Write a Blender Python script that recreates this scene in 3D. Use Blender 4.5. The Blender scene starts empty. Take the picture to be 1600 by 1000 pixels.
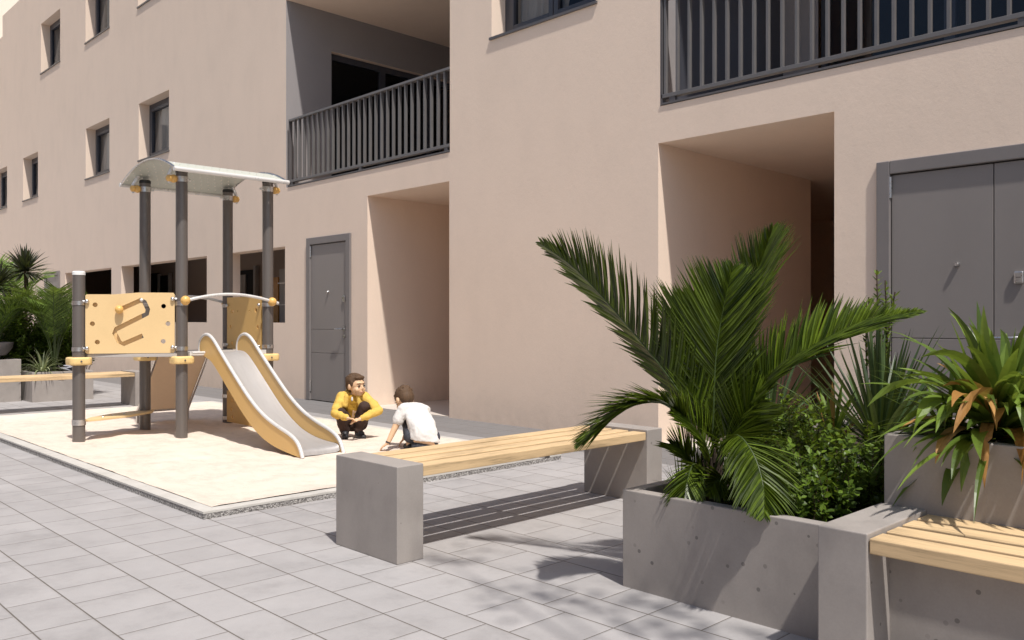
import bpy, bmesh, math, random
from mathutils import Vector, Matrix, Euler, noise
from mathutils.geometry import tessellate_polygon
PI = math.pi
sc = bpy.context.scene
COL = sc.collection
rnd = random.Random(7)

# ------------------------------------------------------------------ materials
class NT:
    def __init__(s, name):
        s.m = bpy.data.materials.new(name); s.m.use_nodes = True
        s.t = s.m.node_tree; s.t.nodes.clear()
        s.out = s.t.nodes.new('ShaderNodeOutputMaterial')
        s.p = s.t.nodes.new('ShaderNodeBsdfPrincipled')
        s.t.links.new(s.p.outputs[0], s.out.inputs[0])
        s.co = None
    def n(s, kind, **kw):
        x = s.t.nodes.new('ShaderNode' + kind)
        for k, v in kw.items(): setattr(x, k, v)
        return x
    def set(s, sock, v):
        if hasattr(v, 'is_linked') or hasattr(v, 'node'): s.t.links.new(v, sock)
        else: sock.default_value = v
    def math(s, op, a, b=0.0, c=None):
        x = s.n('Math', operation=op); s.set(x.inputs[0], a); s.set(x.inputs[1], b)
        if c is not None: s.set(x.inputs[2], c)
        return x.outputs[0]
    def obj(s):
        if not s.co: s.co = s.n('TexCoord').outputs['Object']
        return s.co
    def world(s):
        return s.n('NewGeometry').outputs['Position']
    def mapping(s, vec, scale=(1, 1, 1), rot=(0, 0, 0)):
        m = s.n('Mapping'); s.set(m.inputs[0], vec); m.inputs['Scale'].default_value = scale
        m.inputs['Rotation'].default_value = rot
        return m.outputs[0]
    def noise(s, vec, scale, detail=4, rough=0.55):
        x = s.n('TexNoise'); s.set(x.inputs['Vector'], vec); x.inputs['Scale'].default_value = scale
        x.inputs['Detail'].default_value = detail; x.inputs['Roughness'].default_value = rough
        return x.outputs[0]
    def ramp(s, fac, stops):
        x = s.n('ValToRGB'); s.set(x.inputs[0], fac)
        e = x.color_ramp.elements
        while len(e) < len(stops): e.new(0.5)
        for q, (p, c) in zip(e, stops):
            q.position = p; q.color = (c if len(c) == 4 else (*c, 1))
        return x.outputs[0]
    def maprange(s, v, a, b, c=0., d=1.):
        x = s.n('MapRange'); x.clamp = True; s.set(x.inputs[0], v)
        for i, q in enumerate((a, b, c, d)): x.inputs[1 + i].default_value = q
        return x.outputs[0]
    def mix(s, fac, a, b, mode='MIX'):
        x = s.n('Mix', data_type='RGBA', blend_type=mode); s.set(x.inputs[0], fac)
        s.set(x.inputs[6], a if not isinstance(a, tuple) else (*a[:3], 1)); s.set(x.inputs[7], b if not isinstance(b, tuple) else (*b[:3], 1))
        return x.outputs[2]
    def bump(s, h, strength, dist=0.01):
        x = s.n('Bump'); s.set(x.inputs['Height'], h); x.inputs['Strength'].default_value = strength
        x.inputs['Distance'].default_value = dist
        s.t.links.new(x.outputs[0], s.p.inputs['Normal'])
    def base(s, c): s.set(s.p.inputs['Base Color'], c if not isinstance(c, tuple) else (*c[:3], 1))
    def rough(s, r): s.set(s.p.inputs['Roughness'], r)
    def metal(s, r): s.p.inputs['Metallic'].default_value = r
    def spec(s, r): s.p.inputs['Specular IOR Level'].default_value = r

def tint(c, f): return tuple(min(1, x * f) for x in c[:3])

def stucco(name, c):
    t = NT(name); w = t.world()
    streak = t.noise(t.mapping(w, (1.6, 1.6, .7)), 2.0, 5, .6)
    blot = t.noise(w, 1.1, 5, .65)
    fine = t.noise(w, 55, 4, .7); grain = t.noise(w, 160, 2, .5)
    f = t.math('ADD', t.math('MULTIPLY', streak, .55), t.math('MULTIPLY', blot, .45))
    col = t.ramp(f, [(.3, tint(c, .95)), (.5, c), (.72, tint(c, 1.03))])
    col = t.mix(t.maprange(fine, .3, .7, 0, .12), col, tint(c, .7))
    sx = t.n('SeparateXYZ'); t.set(sx.inputs[0], w)
    dirt = t.math('MULTIPLY', t.maprange(t.math('ADD', sx.outputs[2], t.math('MULTIPLY', t.noise(w, 3, 5, .7), .5)), .2, .62, 1, 0), t.maprange(t.noise(w, 9, 4, .7), .3, .7, .05, .28))
    col = t.mix(dirt, col, tint(c, .45))
    t.base(col); t.rough(.92); t.spec(.15)
    mid = t.noise(t.mapping(w, (1, 1, .8)), 17, 4, .6)
    t.bump(t.math('ADD', t.math('MULTIPLY', mid, .8), t.math('ADD', t.math('MULTIPLY', fine, .4), t.math('MULTIPLY', grain, .2))), .26, .007)
    return t.m

def concrete(name, c):
    t = NT(name); w = t.world()
    blot = t.noise(w, 3.2, 6, .62); cloud = t.noise(t.mapping(w, (1, 1, .6)), 9, 5, .6); fine = t.noise(w, 120, 3, .6)
    f = t.math('ADD', t.math('MULTIPLY', blot, .6), t.math('MULTIPLY', cloud, .4))
    col = t.ramp(f, [(.32, tint(c, .82)), (.5, c), (.7, tint(c, 1.12))])
    col = t.mix(t.maprange(fine, .35, .7, 0, .14), col, tint(c, .6))
    v = t.n('TexVoronoi'); t.set(v.inputs['Vector'], w); v.inputs['Scale'].default_value = 15
    r = t.n('SeparateColor'); t.t.links.new(v.outputs['Color'], r.inputs[0])
    size = t.maprange(r.outputs[0], .35, 1, 0, .15)
    pore = t.math('LESS_THAN', v.outputs['Distance'], size)
    pore = t.math('MULTIPLY', pore, t.maprange(r.outputs[1], 0, 1, .15, .75))
    col = t.mix(pore, col, tint(c, .3))
    t.base(col); t.rough(t.maprange(cloud, .3, .7, .5, .7)); t.spec(.35)
    t.bump(t.math('SUBTRACT', t.math('ADD', t.math('MULTIPLY', fine, .25), t.math('MULTIPLY', cloud, .5)), t.math('MULTIPLY', pore, 1.0)), .2, .004)
    return t.m

def simple(name, c, rough=.5, metal=0., var=.12, scale=9, bump=.05, spec=.5, stretch=(1, 1, 1), fine=90):
    t = NT(name); o = t.obj()
    a = t.noise(t.mapping(o, stretch), scale, 5, .6); b = t.noise(o, fine, 2, .5)
    f = t.math('ADD', t.math('MULTIPLY', a, .7), t.math('MULTIPLY', b, .3))
    t.base(t.ramp(f, [(.3, tint(c, 1 - var)), (.5, c), (.7, tint(c, 1 + var * .6))]))
    t.rough(t.maprange(a, .3, .7, max(.03, rough - .06), min(1, rough + .07))); t.metal(metal); t.spec(spec)
    if bump: t.bump(f, bump, .004)
    return t.m

def wood(name, c, axis='X', dark=.42):
    t = NT(name); o = t.world()
    sc_ = (1.2, 22, 22) if axis == 'X' else (22, 1.2, 22)
    g = t.noise(t.mapping(o, sc_), 1.6, 8, .7); g2 = t.noise(t.mapping(o, tuple(q * 4 for q in sc_)), 2.4, 4, .6)
    blot = t.noise(o, 2.2, 3, .5)
    f = t.math('ADD', t.math('MULTIPLY', g, .55), t.math('ADD', t.math('MULTIPLY', g2, .2), t.math('MULTIPLY', blot, .25)))
    f = t.maprange(f, .36, .64, .3, .7)
    col = t.ramp(f, [(.34, tint(c, dark)), (.44, tint(c, .8)), (.52, c), (.68, tint(c, 1.15))])
    attr = t.n('ObjectInfo').outputs['Random']
    col = t.mix(t.maprange(attr, 0, 1, 0, .22), col, tint(c, .72))
    t.base(col); t.rough(.62); t.spec(.25); t.bump(g2, .18, .003)
    return t.m

def leaf(name, a, b, c=None, trans=.25, rough=.42, cfrac=.0, spec=.45):
    """a dark, b light, c odd (dry) colour picked by the face attribute 'v'"""
    t = NT(name)
    at = t.n('Attribute'); at.attribute_name = 'v'; v = at.outputs['Fac']
    nz = t.noise(t.obj(), 26, 3, .6)
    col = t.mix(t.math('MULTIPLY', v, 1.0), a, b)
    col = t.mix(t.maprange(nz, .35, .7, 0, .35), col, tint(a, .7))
    if c: col = t.mix(t.math('GREATER_THAN', v, 1.0 - cfrac), col, c)
    t.base(col); t.rough(rough); t.spec(spec)
    tr = t.n('BsdfTranslucent'); t.set(tr.inputs[0], t.mix(.35, col, (.42, .52, .05)))
    mx = t.n('MixShader'); mx.inputs[0].default_value = trans
    if 'ramp' in name: tr.inputs[0].default_value = (.95, .80, .62, 1); [t.t.links.remove(l) for l in list(tr.inputs[0].links)]
    t.t.links.new(t.p.outputs[0], mx.inputs[1]); t.t.links.new(tr.outputs[0], mx.inputs[2]); t.t.links.new(mx.outputs[0], t.out.inputs[0])
    t.bump(nz, .15, .003)
    return t.m

def paving(name, c):
    t = NT(name); w = t.world(); s = t.n('SeparateXYZ'); t.set(s.inputs[0], w)
    X, Y = s.outputs[0], s.outputs[1]
    xs = t.math('SUBTRACT', X, .885); k = t.math('FLOOR', t.math('DIVIDE', xs, .5))
    fx = t.math('SUBTRACT', xs, t.math('MULTIPLY', k, .5))
    nar = t.math('LESS_THAN', fx, .204)
    L = t.math('ADD', .232, t.math('MULTIPLY', nar, .118)); off = t.math('SUBTRACT', 3.09, t.math('MULTIPLY', nar, .11))
    ys = t.math('DIVIDE', t.math('SUBTRACT', Y, off), L); j = t.math('FLOOR', ys)
    fy = t.math('MULTIPLY', t.math('SUBTRACT', ys, j), L)
    dx = t.math('MINIMUM', t.math('MINIMUM', fx, t.math('ABSOLUTE', t.math('SUBTRACT', fx, .204))), t.math('SUBTRACT', .5, fx))
    dy = t.math('MINIMUM', fy, t.math('SUBTRACT', L, fy))
    wob = t.math('MULTIPLY', t.math('SUBTRACT', t.noise(w, 60, 3), .5), .0016)
    dy = t.math('ADD', dy, wob); dx2 = t.math('ADD', dx, wob)
    m = t.math('MINIMUM', t.maprange(dx2, .0016, .0042), t.maprange(dy, .0010, .0034))
    edge = t.math('MINIMUM', t.maprange(dx2, .0, .010), t.maprange(dy, .0, .010))
    cmb = t.n('CombineXYZ'); t.set(cmb.inputs[0], t.math('ADD', t.math('MULTIPLY', k, 2), nar)); t.set(cmb.inputs[1], j)
    wn = t.n('TexWhiteNoise', noise_dimensions='3D'); t.set(wn.inputs[0], cmb.outputs[0])
    rv = wn.outputs[0]
    sh = t.n('VectorMath', operation='ADD'); t.set(sh.inputs[0], w)
    cs = t.n('VectorMath', operation='SCALE'); t.set(cs.inputs[0], wn.outputs[1]); cs.inputs['Scale'].default_value = 9
    t.t.links.new(cs.outputs[0], sh.inputs[1])
    blot = t.noise(sh.outputs[0], 4.5, 5, .62); fine = t.noise(w, 190, 3, .7); mid = t.noise(w, 32, 4, .6)
    big = t.noise(w, .8, 4, .6)
    f = t.math('ADD', t.math('MULTIPLY', blot, .5), t.math('ADD', t.math('MULTIPLY', mid, .15), t.math('MULTIPLY', big, .35)))
    col = t.ramp(f, [(.34, tint(c, .78)), (.5, c), (.66, tint(c, 1.1))])
    col = t.mix(t.maprange(rv, 0, 1, 0, .24), col, tint(c, .62))
    col = t.mix(t.maprange(fine, .38, .68, 0, .16), col, tint(c, .5))
    # soft shading along the building, painted into the paver rows
    shade_band = t.math('ADD', t.math('MULTIPLY', t.math('GREATER_THAN', X, 5.089), .25), t.math('MULTIPLY', t.math('GREATER_THAN', X, 5.385), .55))
    col = t.mix(shade_band, col, tint(c, .36))
    col = t.mix(m, (.12, .105, .09), col)
    t.base(col); t.rough(t.maprange(blot, .3, .7, .62, .82)); t.spec(.3)
    h = t.math('ADD', t.math('MULTIPLY', edge, 1.0), t.math('ADD', t.math('MULTIPLY', fine, .12), t.math('ADD', t.math('MULTIPLY', mid, .12), t.math('MULTIPLY', rv, .0))))
    t.bump(h, .55, .004)
    return t.m

def sandmat():
    t = NT('pale sand'); w = t.world(); c = (.74, .645, .56)
    a = t.noise(w, 2.5, 5, .6); b = t.noise(t.mapping(w, (1, .6, 1)), 14, 5, .6); g = t.noise(w, 260, 2, .6)
    col = t.ramp(t.math('ADD', t.math('MULTIPLY', a, .5), t.math('MULTIPLY', b, .5)), [(.35, tint(c, .84)), (.5, c), (.65, tint(c, 1.08))])
    col = t.mix(t.maprange(g, .36, .64, 0, .30), col, (.46, .34, .22))
    t.base(col); t.rough(.95); t.spec(.1)
    t.bump(t.math('ADD', t.math('MULTIPLY', g, .5), b), .5, .010)
    return t.m

def speckle():
    t = NT('rough aggregate edge'); w = t.world()
    v = t.n('TexVoronoi'); t.set(v.inputs['Vector'], w); v.inputs['Scale'].default_value = 130
    g = t.noise(w, 90, 3, .7)
    col = t.ramp(g, [(.36, (.16, .15, .145)), (.5, (.36, .34, .325)), (.62, (.62, .60, .57))])
    t.base(col); t.rough(.9); t.bump(t.math('ADD', g, v.outputs['Distance']), 1.0, .012)
    return t.m

def perforated():
    t = NT('perforated pale roof sheet'); o = t.world(); s = t.n('SeparateXYZ'); t.set(s.inputs[0], o)
    P = .075
    def cell(v): return t.math('SUBTRACT', t.math('FRACT', t.math('DIVIDE', v, P)), .5)
    row = t.math('FLOOR', t.math('DIVIDE', s.outputs[1], P))
    sh = t.math('MULTIPLY', t.math('FLOORED_MODULO', row, 2), P * .5)
    a = cell(t.math('ADD', s.outputs[0], sh)); b = cell(s.outputs[1])
    d = t.math('SQRT', t.math('ADD', t.math('MULTIPLY', a, a), t.math('MULTIPLY', b, b)))
    hole = t.math('LESS_THAN', d, .075)
    t.base((.50, .52, .46)); t.rough(.45); t.metal(.0)
    tr = t.n('BsdfTransparent'); mx = t.n('MixShader'); t.set(mx.inputs[0], hole)
    t.t.links.new(t.p.outputs[0], mx.inputs[1]); t.t.links.new(tr.outputs[0], mx.inputs[2]); t.t.links.new(mx.outputs[0], t.out.inputs[0])
    return t.m

def glassmat():
    t = NT('window glass'); t.base((.03, .035, .045)); t.rough(.04)
    g = t.n('BsdfGlossy'); g.inputs['Roughness'].default_value = .03; g.inputs[0].default_value = (.8, .85, .95, 1)
    tr = t.n('BsdfTransparent'); tr.inputs[0].default_value = (.72, .74, .76, 1)
    fr = t.n('Fresnel'); fr.inputs[0].default_value = 1.5
    mx = t.n('MixShader'); t.set(mx.inputs[0], t.math('MULTIPLY', fr.outputs[0], .8))
    t.t.links.new(tr.outputs[0], mx.inputs[1]); t.t.links.new(g.outputs[0], mx.inputs[2]); t.t.links.new(mx.outputs[0], t.out.inputs[0])
    return t.m

M_ = dict(
    stucco=stucco('beige stucco', (.825, .672, .547)),
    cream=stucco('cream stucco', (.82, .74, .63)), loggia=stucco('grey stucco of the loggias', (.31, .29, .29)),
    conc=concrete('cast concrete', (.335, .303, .278)),
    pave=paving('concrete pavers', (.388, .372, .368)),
    sand=sandmat(), speck=speckle(),
    kerb=concrete('kerb top', (.55, .53, .49)),
    slatx=wood('oiled bench wood', (.66, .475, .27), 'X'), slaty=wood('oiled bench timber', (.66, .475, .27), 'Y'),
    dark=simple('dark grey lacquer', (.105, .097, .098), .42, 0, .08, 3, .02),
    rail=simple('grey railing paint', (.15, .142, .14), .45, .1, .1, 6, .02),
    frame=simple('anthracite window frame', (.055, .057, .07), .4, 0, .1, 6, .02),
    door=simple('grey door lacquer', (.245, .222, .208), .40, 0, .06, 2.5, .03, .5, (1, 1, .3), 220),
    doorf=simple('grey door frame lacquer', (.20, .182, .175), .42, 0, .06, 3, .02),
    black=simple('black gasket', (.012, .011, .011), .7, 0, .1, 6, 0),
    steel=simple('brushed steel', (.62, .61, .60), .3, 1.0, .08, 30, .03),
    steelw=simple('matt stainless slide sheet', (.43, .415, .405), .5, .35, .07, 8, .03, .5, (6, .4, 1)),
    white=simple('pale grey tube', (.72, .71, .69), .3, .2, .05, 8, .0),
    post=simple('dark anodised post', (.155, .138, .126), .34, .3, .12, 5, .02, .5, (8, 8, .3)),
    cap=simple('white post cap', (.8, .8, .78), .4, 0, .04, 8, 0),
    blackcap=simple('black post cap', (.02, .018, .017), .5, 0, .1, 8, 0),
    yel=simple('ochre yellow panel', (.74, .535, .275), .45, 0, .05, 4, .04, .4),
    yels=simple('slide side ochre', (.70, .455, .17), .45, 0, .05, 4, .04, .4),
    yeld=simple('deep ochre panel', (.68, .43, .15), .45, 0, .06, 4, .04, .4),
    yelb=simple('ochre knob', (.72, .43, .13), .38, 0, .08, 12, .0),
    tan=simple('tan ramp board', (.90, .74, .57), .6, 0, .06, 6, .05),
    bear=simple('pale yellow collar', (.78, .56, .24), .45, 0, .1, 20, .05),
    soil=simple('dark soil', (.045, .032, .022), .95, 0, .5, 40, .8),
    floor=simple('pale passage floor', (.60, .54, .48), .6, 0, .06, 4, .03),
    inner=simple('grey brown interior wall', (.40, .31, .25), .9, 0, .06, 3, .02),
    tower=simple('slate panelled loggia wall', (.20, .185, .18), .85, 0, .06, 3, .03),
    curtain=simple('beige curtain', (.78, .68, .57), .9, 0, .12, 3, .05, .2, (8, 8, .3)),
    orange=simple('honey wood panel', (.50, .24, .055), .5, 0, .15, 5, .05, .4, (8, 8, .6)),
    plast=simple('pale interior panel', (.42, .39, .36), .6, 0, .06, 3, .02),
    palm=leaf('palm leaf', (.010, .022, .002), (.135, .20, .016), None, .17, .36, spec=.4),
    palm2=leaf('areca leaf', (.030, .062, .010), (.19, .29, .05), None, .28, .4),
    palm3=leaf('pale palm leaf', (.10, .17, .03), (.30, .44, .10), None, .3, .4),
    rachis=simple('palm stalk', (.045, .07, .018), .5, 0, .2, 20, 0),
    trunk=simple('fibrous palm trunk', (.05, .034, .022), .95, 0, .5, 45, .8),
    strap=leaf('strap leaf', (.045, .085, .012), (.20, .30, .045), None, .28, .38),
    dry=leaf('dry orange leaf', (.34, .15, .035), (.58, .33, .12), None, .25, .5),
    yucca=leaf('yucca leaf', (.020, .042, .012), (.10, .155, .055), None, .12, .42),
    drac=leaf('dark dracaena leaf', (.018, .016, .016), (.07, .085, .045), None, .1, .4),
    box=leaf('box leaf', (.022, .048, .006), (.17, .27, .025), None, .25, .45, spec=.3),
    pale=leaf('variegated leaf', (.09, .13, .05), (.48, .52, .30), None, .2, .45),
    stem=simple('woody stem', (.07, .045, .028), .9, 0, .3, 30, .2),
    skin=simple('boy skin', (.70, .46, .28), .5, 0, .06, 12, .0, .35),
    hair=simple('brown hair', (.095, .055, .030), .7, 0, .4, 60, .5, .3, (1, 1, .4)),
    jacket=simple('yellow jacket fabric', (.66, .44, .10), .8, 0, .12, 26, .5, .2),
    jackd=simple('ochre quilted fabric', (.46, .26, .035), .85, 0, .2, 30, .5, .2),
    trous=simple('dark brown trousers', (.055, .034, .028), .85, 0, .2, 20, .4, .2),
    shoe=simple('black leather boot', (.022, .022, .026), .5, 0, .15, 20, .2, .4),
    shirt=simple('white cotton shirt', (.66, .64, .61), .85, 0, .04, 14, .4, .2),
    short=simple('patterned dark shorts', (.05, .052, .062), .85, 0, .8, 22, .3, .2),
    eye=simple('dark eye', (.02, .012, .01), .2, 0, .1, 8, 0),
    lip=simple('lip', (.42, .17, .13), .5, 0, .1, 8, 0),
    grey=simple('grey cloth pad', (.30, .30, .33), .7, 0, .3, 14, .3),
    glass=glassmat(), trans=leaf('thin tan ramp sheet', (.86, .68, .50), (.9, .72, .54), None, .72, .6), perf=perforated(),
)

# ------------------------------------------------------------------ mesh helpers
class B:
    """collects shapes in world metres; build() links them as ONE mesh object"""
    def __init__(s): s.v = []; s.f = []; s.a = []
    def face(s, pts, val=0.):
        n = len(s.v); s.v += [tuple(p) for p in pts]; s.f.append(tuple(range(n, n + len(pts)))); s.a.append(val); return s
    def box(s, x0, x1, y0, y1, z0, z1):
        n = len(s.v)
        s.v += [(x0, y0, z0), (x1, y0, z0), (x1, y1, z0), (x0, y1, z0), (x0, y0, z1), (x1, y0, z1), (x1, y1, z1), (x0, y1, z1)]
        for q in ((0, 3, 2, 1), (4, 5, 6, 7), (0, 1, 5, 4), (1, 2, 6, 5), (2, 3, 7, 6), (3, 0, 4, 7)): s.f.append(tuple(n + i for i in q)); s.a.append(0.)
        return s
    def tube(s, pts, r, seg=12, caps=True):
        pts = [Vector(p) for p in pts]; rs = r if isinstance(r, (list, tuple)) else [r] * len(pts)
        n0 = len(s.v); prev = None
        for i, p in enumerate(pts):
            t = (pts[min(i + 1, len(pts) - 1)] - pts[max(i - 1, 0)]).normalized()
            if prev is None:
                u = t.orthogonal().normalized()
            else:
                u = (prev - t * prev.dot(t)).normalized()
            prev = u; w = t.cross(u)
            for k in range(seg):
                a = 2 * PI * k / seg; q = p + (u * math.cos(a) + w * math.sin(a)) * rs[i]; s.v.append(tuple(q))
        for i in range(len(pts) - 1):
            for k in range(seg):
                a = n0 + i * seg + k; b = n0 + i * seg + (k + 1) % seg
                s.f.append((a, b, b + seg, a + seg)); s.a.append(0.)
        if caps:
            s.f.append(tuple(n0 + k for k in range(seg))[::-1]); s.a.append(0.)
            s.f.append(tuple(n0 + (len(pts) - 1) * seg + k for k in range(seg))); s.a.append(0.)
        return s
    def ball(s, c, r, seg=16, rings=10, rot=None):
        c = Vector(c); r = Vector(r) if hasattr(r, '__len__') else Vector((r, r, r)); n0 = len(s.v)
        R = rot if rot is not None else Matrix.Identity(3)
        for i in range(1, rings):
            th = PI * i / rings
            for k in range(seg):
                a = 2 * PI * k / seg
                s.v.append(tuple(c + R @ Vector((r.x * math.sin(th) * math.cos(a), r.y * math.sin(th) * math.sin(a), r.z * math.cos(th)))))
        top = len(s.v); s.v.append(tuple(c + R @ Vector((0, 0, r.z)))); s.v.append(tuple(c - R @ Vector((0, 0, r.z))))
        for i in range(rings - 2):
            for k in range(seg):
                a = n0 + i * seg + k; b = n0 + i * seg + (k + 1) % seg
                s.f.append((a, a + seg, b + seg, b)); s.a.append(0.)
        for k in range(seg):
            s.f.append((top, n0 + k, n0 + (k + 1) % seg)); s.a.append(0.)
            l = n0 + (rings - 2) * seg; s.f.append((top + 1, l + (k + 1) % seg, l + k)); s.a.append(0.)
        return s
    def capsule(s, a, b, ra, rb, seg=14):
        a, b = Vector(a), Vector(b); s.ball(a, ra, seg, 8); s.ball(b, rb, seg, 8); s.tube([a, b], [ra, rb], seg); return s
    def loft(s, rings, seg=24, sub=4):
        """rings: (centre, half width vector, half depth vector); smooth closed tube of ellipses"""
        c = [Vector(r[0]) for r in rings]; a = [Vector(r[1]) for r in rings]; b = [Vector(r[2]) for r in rings]
        n = sub * (len(rings) - 1); C_, A_, B_ = curve(c, n), curve(a, n), curve(b, n); n0 = len(s.v)
        for i in range(n + 1):
            for k in range(seg): t = 2 * PI * k / seg; s.v.append(tuple(C_[i] + A_[i] * math.cos(t) + B_[i] * math.sin(t)))
        for i in range(n):
            for k in range(seg): p = n0 + i * seg + k; q = n0 + i * seg + (k + 1) % seg; s.f.append((p, q, q + seg, p + seg)); s.a.append(0.)
        s.f.append(tuple(n0 + k for k in range(seg))[::-1]); s.a.append(0.); s.f.append(tuple(n0 + n * seg + k for k in range(seg))); s.a.append(0.)
        return s
    def prism(s, poly, origin, U, V, thick):
        """polygon (u,v) in the plane origin+U,V; extruded by thick along U x V"""
        O, U, V = Vector(origin), Vector(U).normalized(), Vector(V).normalized(); N = U.cross(V) * thick
        n0 = len(s.v); m = len(poly)
        f = [O + U * p[0] + V * p[1] for p in poly]
        s.v += [tuple(q) for q in f] + [tuple(q + N) for q in f]
        s.f.append(tuple(range(n0, n0 + m))[::-1]); s.a.append(0.); s.f.append(tuple(range(n0 + m, n0 + 2 * m))); s.a.append(0.)
        for i in range(m):
            j = (i + 1) % m; s.f.append((n0 + i, n0 + j, n0 + m + j, n0 + m + i)); s.a.append(0.)
        return s
    def build(s, name, mat, parent=None, smooth=False, bevel=0, seg=2, weld=False, label=None, angle=35):
        me = bpy.data.meshes.new(name)
        off = Vector((0, 0, 0))
        if parent is not None: off = WL[parent.name]
        me.from_pydata([tuple(Vector(q) - off) for q in s.v], [], s.f)
        at = me.attributes.new('v', 'FLOAT', 'FACE'); at.data.foreach_set('value', [float(x) for x in s.a])
        if weld:
            bm = bmesh.new(); bm.from_mesh(me); bmesh.ops.remove_doubles(bm, verts=bm.verts, dist=1e-5)
            bmesh.ops.recalc_face_normals(bm, faces=bm.faces); bm.to_mesh(me); bm.free()
        me.materials.append(M_[mat] if isinstance(mat, str) else mat)
        if smooth:
            me.polygons.foreach_set('use_smooth', [True] * len(me.polygons))
            try: me.set_sharp_from_angle(angle=math.radians(angle))
            except Exception: pass
        o = bpy.data.objects.new(name, me); COL.objects.link(o)
        if parent is not None: o.parent = parent
        WL[o.name] = off
        if bevel:
            b = o.modifiers.new('bevel', 'BEVEL'); b.width = bevel; b.segments = seg; b.limit_method = 'ANGLE'; b.angle_limit = math.radians(40)
        if label: o['label'] = label
        return o
def _each(s, name, mat, parent=None, **kw):
    par = list(range(len(s.v)))
    def find(a):
        while par[a] != a: par[a] = par[par[a]]; a = par[a]
        return a
    for f in s.f:
        r = find(f[0])
        for q in f[1:]: par[find(q)] = r
    grp = {}
    for f in s.f: grp.setdefault(find(f[0]), []).append(f)
    out = []
    for fs in grp.values():
        b = B(); mp = {}
        for f in fs:
            for i in f:
                if i not in mp: mp[i] = len(b.v); b.v.append(s.v[i])
            b.f.append(tuple(mp[i] for i in f)); b.a.append(0.)
        out.append(b.build(name, mat, parent, **kw))
    return out
B.each = _each
WL = {}     # world location of the frame each object's mesh is written in

def thing(name, label, cat, loc=(0, 0, 0), group=None):
    o = bpy.data.objects.new(name, None); COL.objects.link(o); o.location = loc; o.empty_display_size = .2
    WL[o.name] = Vector(loc); o['label'] = label; o['category'] = cat
    if group: o['group'] = group
    return o
def tag(o, label, cat, group=None, kind=None):
    o['label'] = label; o['category'] = cat
    if group: o['group'] = group
    if kind: o['kind'] = kind
    return o
def structure(o, label=None):
    o['kind'] = 'structure'
    if label: o['label'] = label
    return o
def cut(o, cutters):
    """boolean the cutter meshes out of o, keep only o"""
    for c in cutters:
        md = o.modifiers.new('cut', 'BOOLEAN'); md.operation = 'DIFFERENCE'; md.object = c; md.solver = 'EXACT'
    bpy.context.view_layer.update()
    dg = bpy.context.evaluated_depsgraph_get()
    me = bpy.data.meshes.new_from_object(o.evaluated_get(dg)); o.modifiers.clear(); o.data = me
    for c in cutters: bpy.data.objects.remove(c, do_unlink=True)
def cyl_pts(c, axis, L, r, seg=20):
    c = Vector(c); a = Vector(axis).normalized(); return [c - a * L / 2, c + a * L / 2]

# ------------------------------------------------------------------ camera, light, world
ANG = math.atan2(1333, 1298)
cam = bpy.data.cameras.new('camera'); co = bpy.data.objects.new('camera', cam); COL.objects.link(co)
cam.sensor_width = 36; cam.lens = 36 * 1333 / 1600; cam.clip_end = 500; cam.clip_start = .05
co.location = (0, 0, 1.1); co.rotation_euler = (PI / 2, 0, ANG - PI / 2); sc.camera = co
SD = Vector((.165, .51, -1.0))
sun = bpy.data.lights.new('sun', 'SUN'); sun.energy = 4.7; sun.angle = math.radians(1.5); sun.color = (1.0, .955, .90)
so = bpy.data.objects.new('sun', sun); COL.objects.link(so); so.rotation_euler = SD.to_track_quat('-Z', 'Y').to_euler(); so.location = (-3, -8, 20)
w = bpy.data.worlds.new('World'); sc.world = w; w.use_nodes = True
sky = w.node_tree.nodes.new('ShaderNodeTexSky'); sky.sky_type = 'NISHITA'; sky.sun_disc = False
sky.sun_elevation = math.radians(61.8); sky.sun_rotation = math.radians(197.9); sky.dust_density = 2.2; sky.air_density = 1.0
bg = w.node_tree.nodes['Background']; bg.inputs[1].default_value = .113
w.node_tree.links.new(sky.outputs[0], bg.inputs[0])
sc.view_settings.view_transform = 'Standard'; sc.view_settings.look = 'None'; sc.view_settings.exposure = 0
sc.cycles.max_bounces = 10; sc.cycles.diffuse_bounces = 9

# ------------------------------------------------------------------ ground
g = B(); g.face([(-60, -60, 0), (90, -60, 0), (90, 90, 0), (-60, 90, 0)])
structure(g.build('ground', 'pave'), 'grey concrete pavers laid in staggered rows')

# ------------------------------------------------------------------ apartment building
D = 6.2
bld = thing('apartment_building', 'beige rendered apartment building with recessed balconies and square windows', 'building', (D, 9, 0))
WINS = [  # y0, y1, z0, z1
    (21.16, 22.61, 7.02, 8.22), (18.03, 19.45, 7.02, 8.22), (15.09, 16.52, 7.02, 8.22),
    (15.09, 16.49, 4.11, 5.19), (18.03, 19.44, 4.11, 5.19), (22.85, 24.11, 4.11, 5.19), (25.59, 27.0, 4.11, 5.19), (5.23, 6.68, 4.11, 5.26)]
ROOMS = [(11.03, 12.88, 1.06, 2.155), (13.57, 17.39, 1.06, 2.155), (17.92, 20.80, 1.06, 2.155)]
LOG = [(7.37, 11.0, 2.99, 5.68), (-1.2, 4.49, 2.99, 5.68)]
PAS = [(7.38, 8.98, 0.0, 2.665), (2.90, 4.51, 0.0, 2.665)]
DOORS = [(9.36, 10.39, 0.0, 2.205), (0.95, 2.555, 0.0, 2.215), (21.18, 22.24, 0.0, 2.205)]
TOP = 9.29
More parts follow.
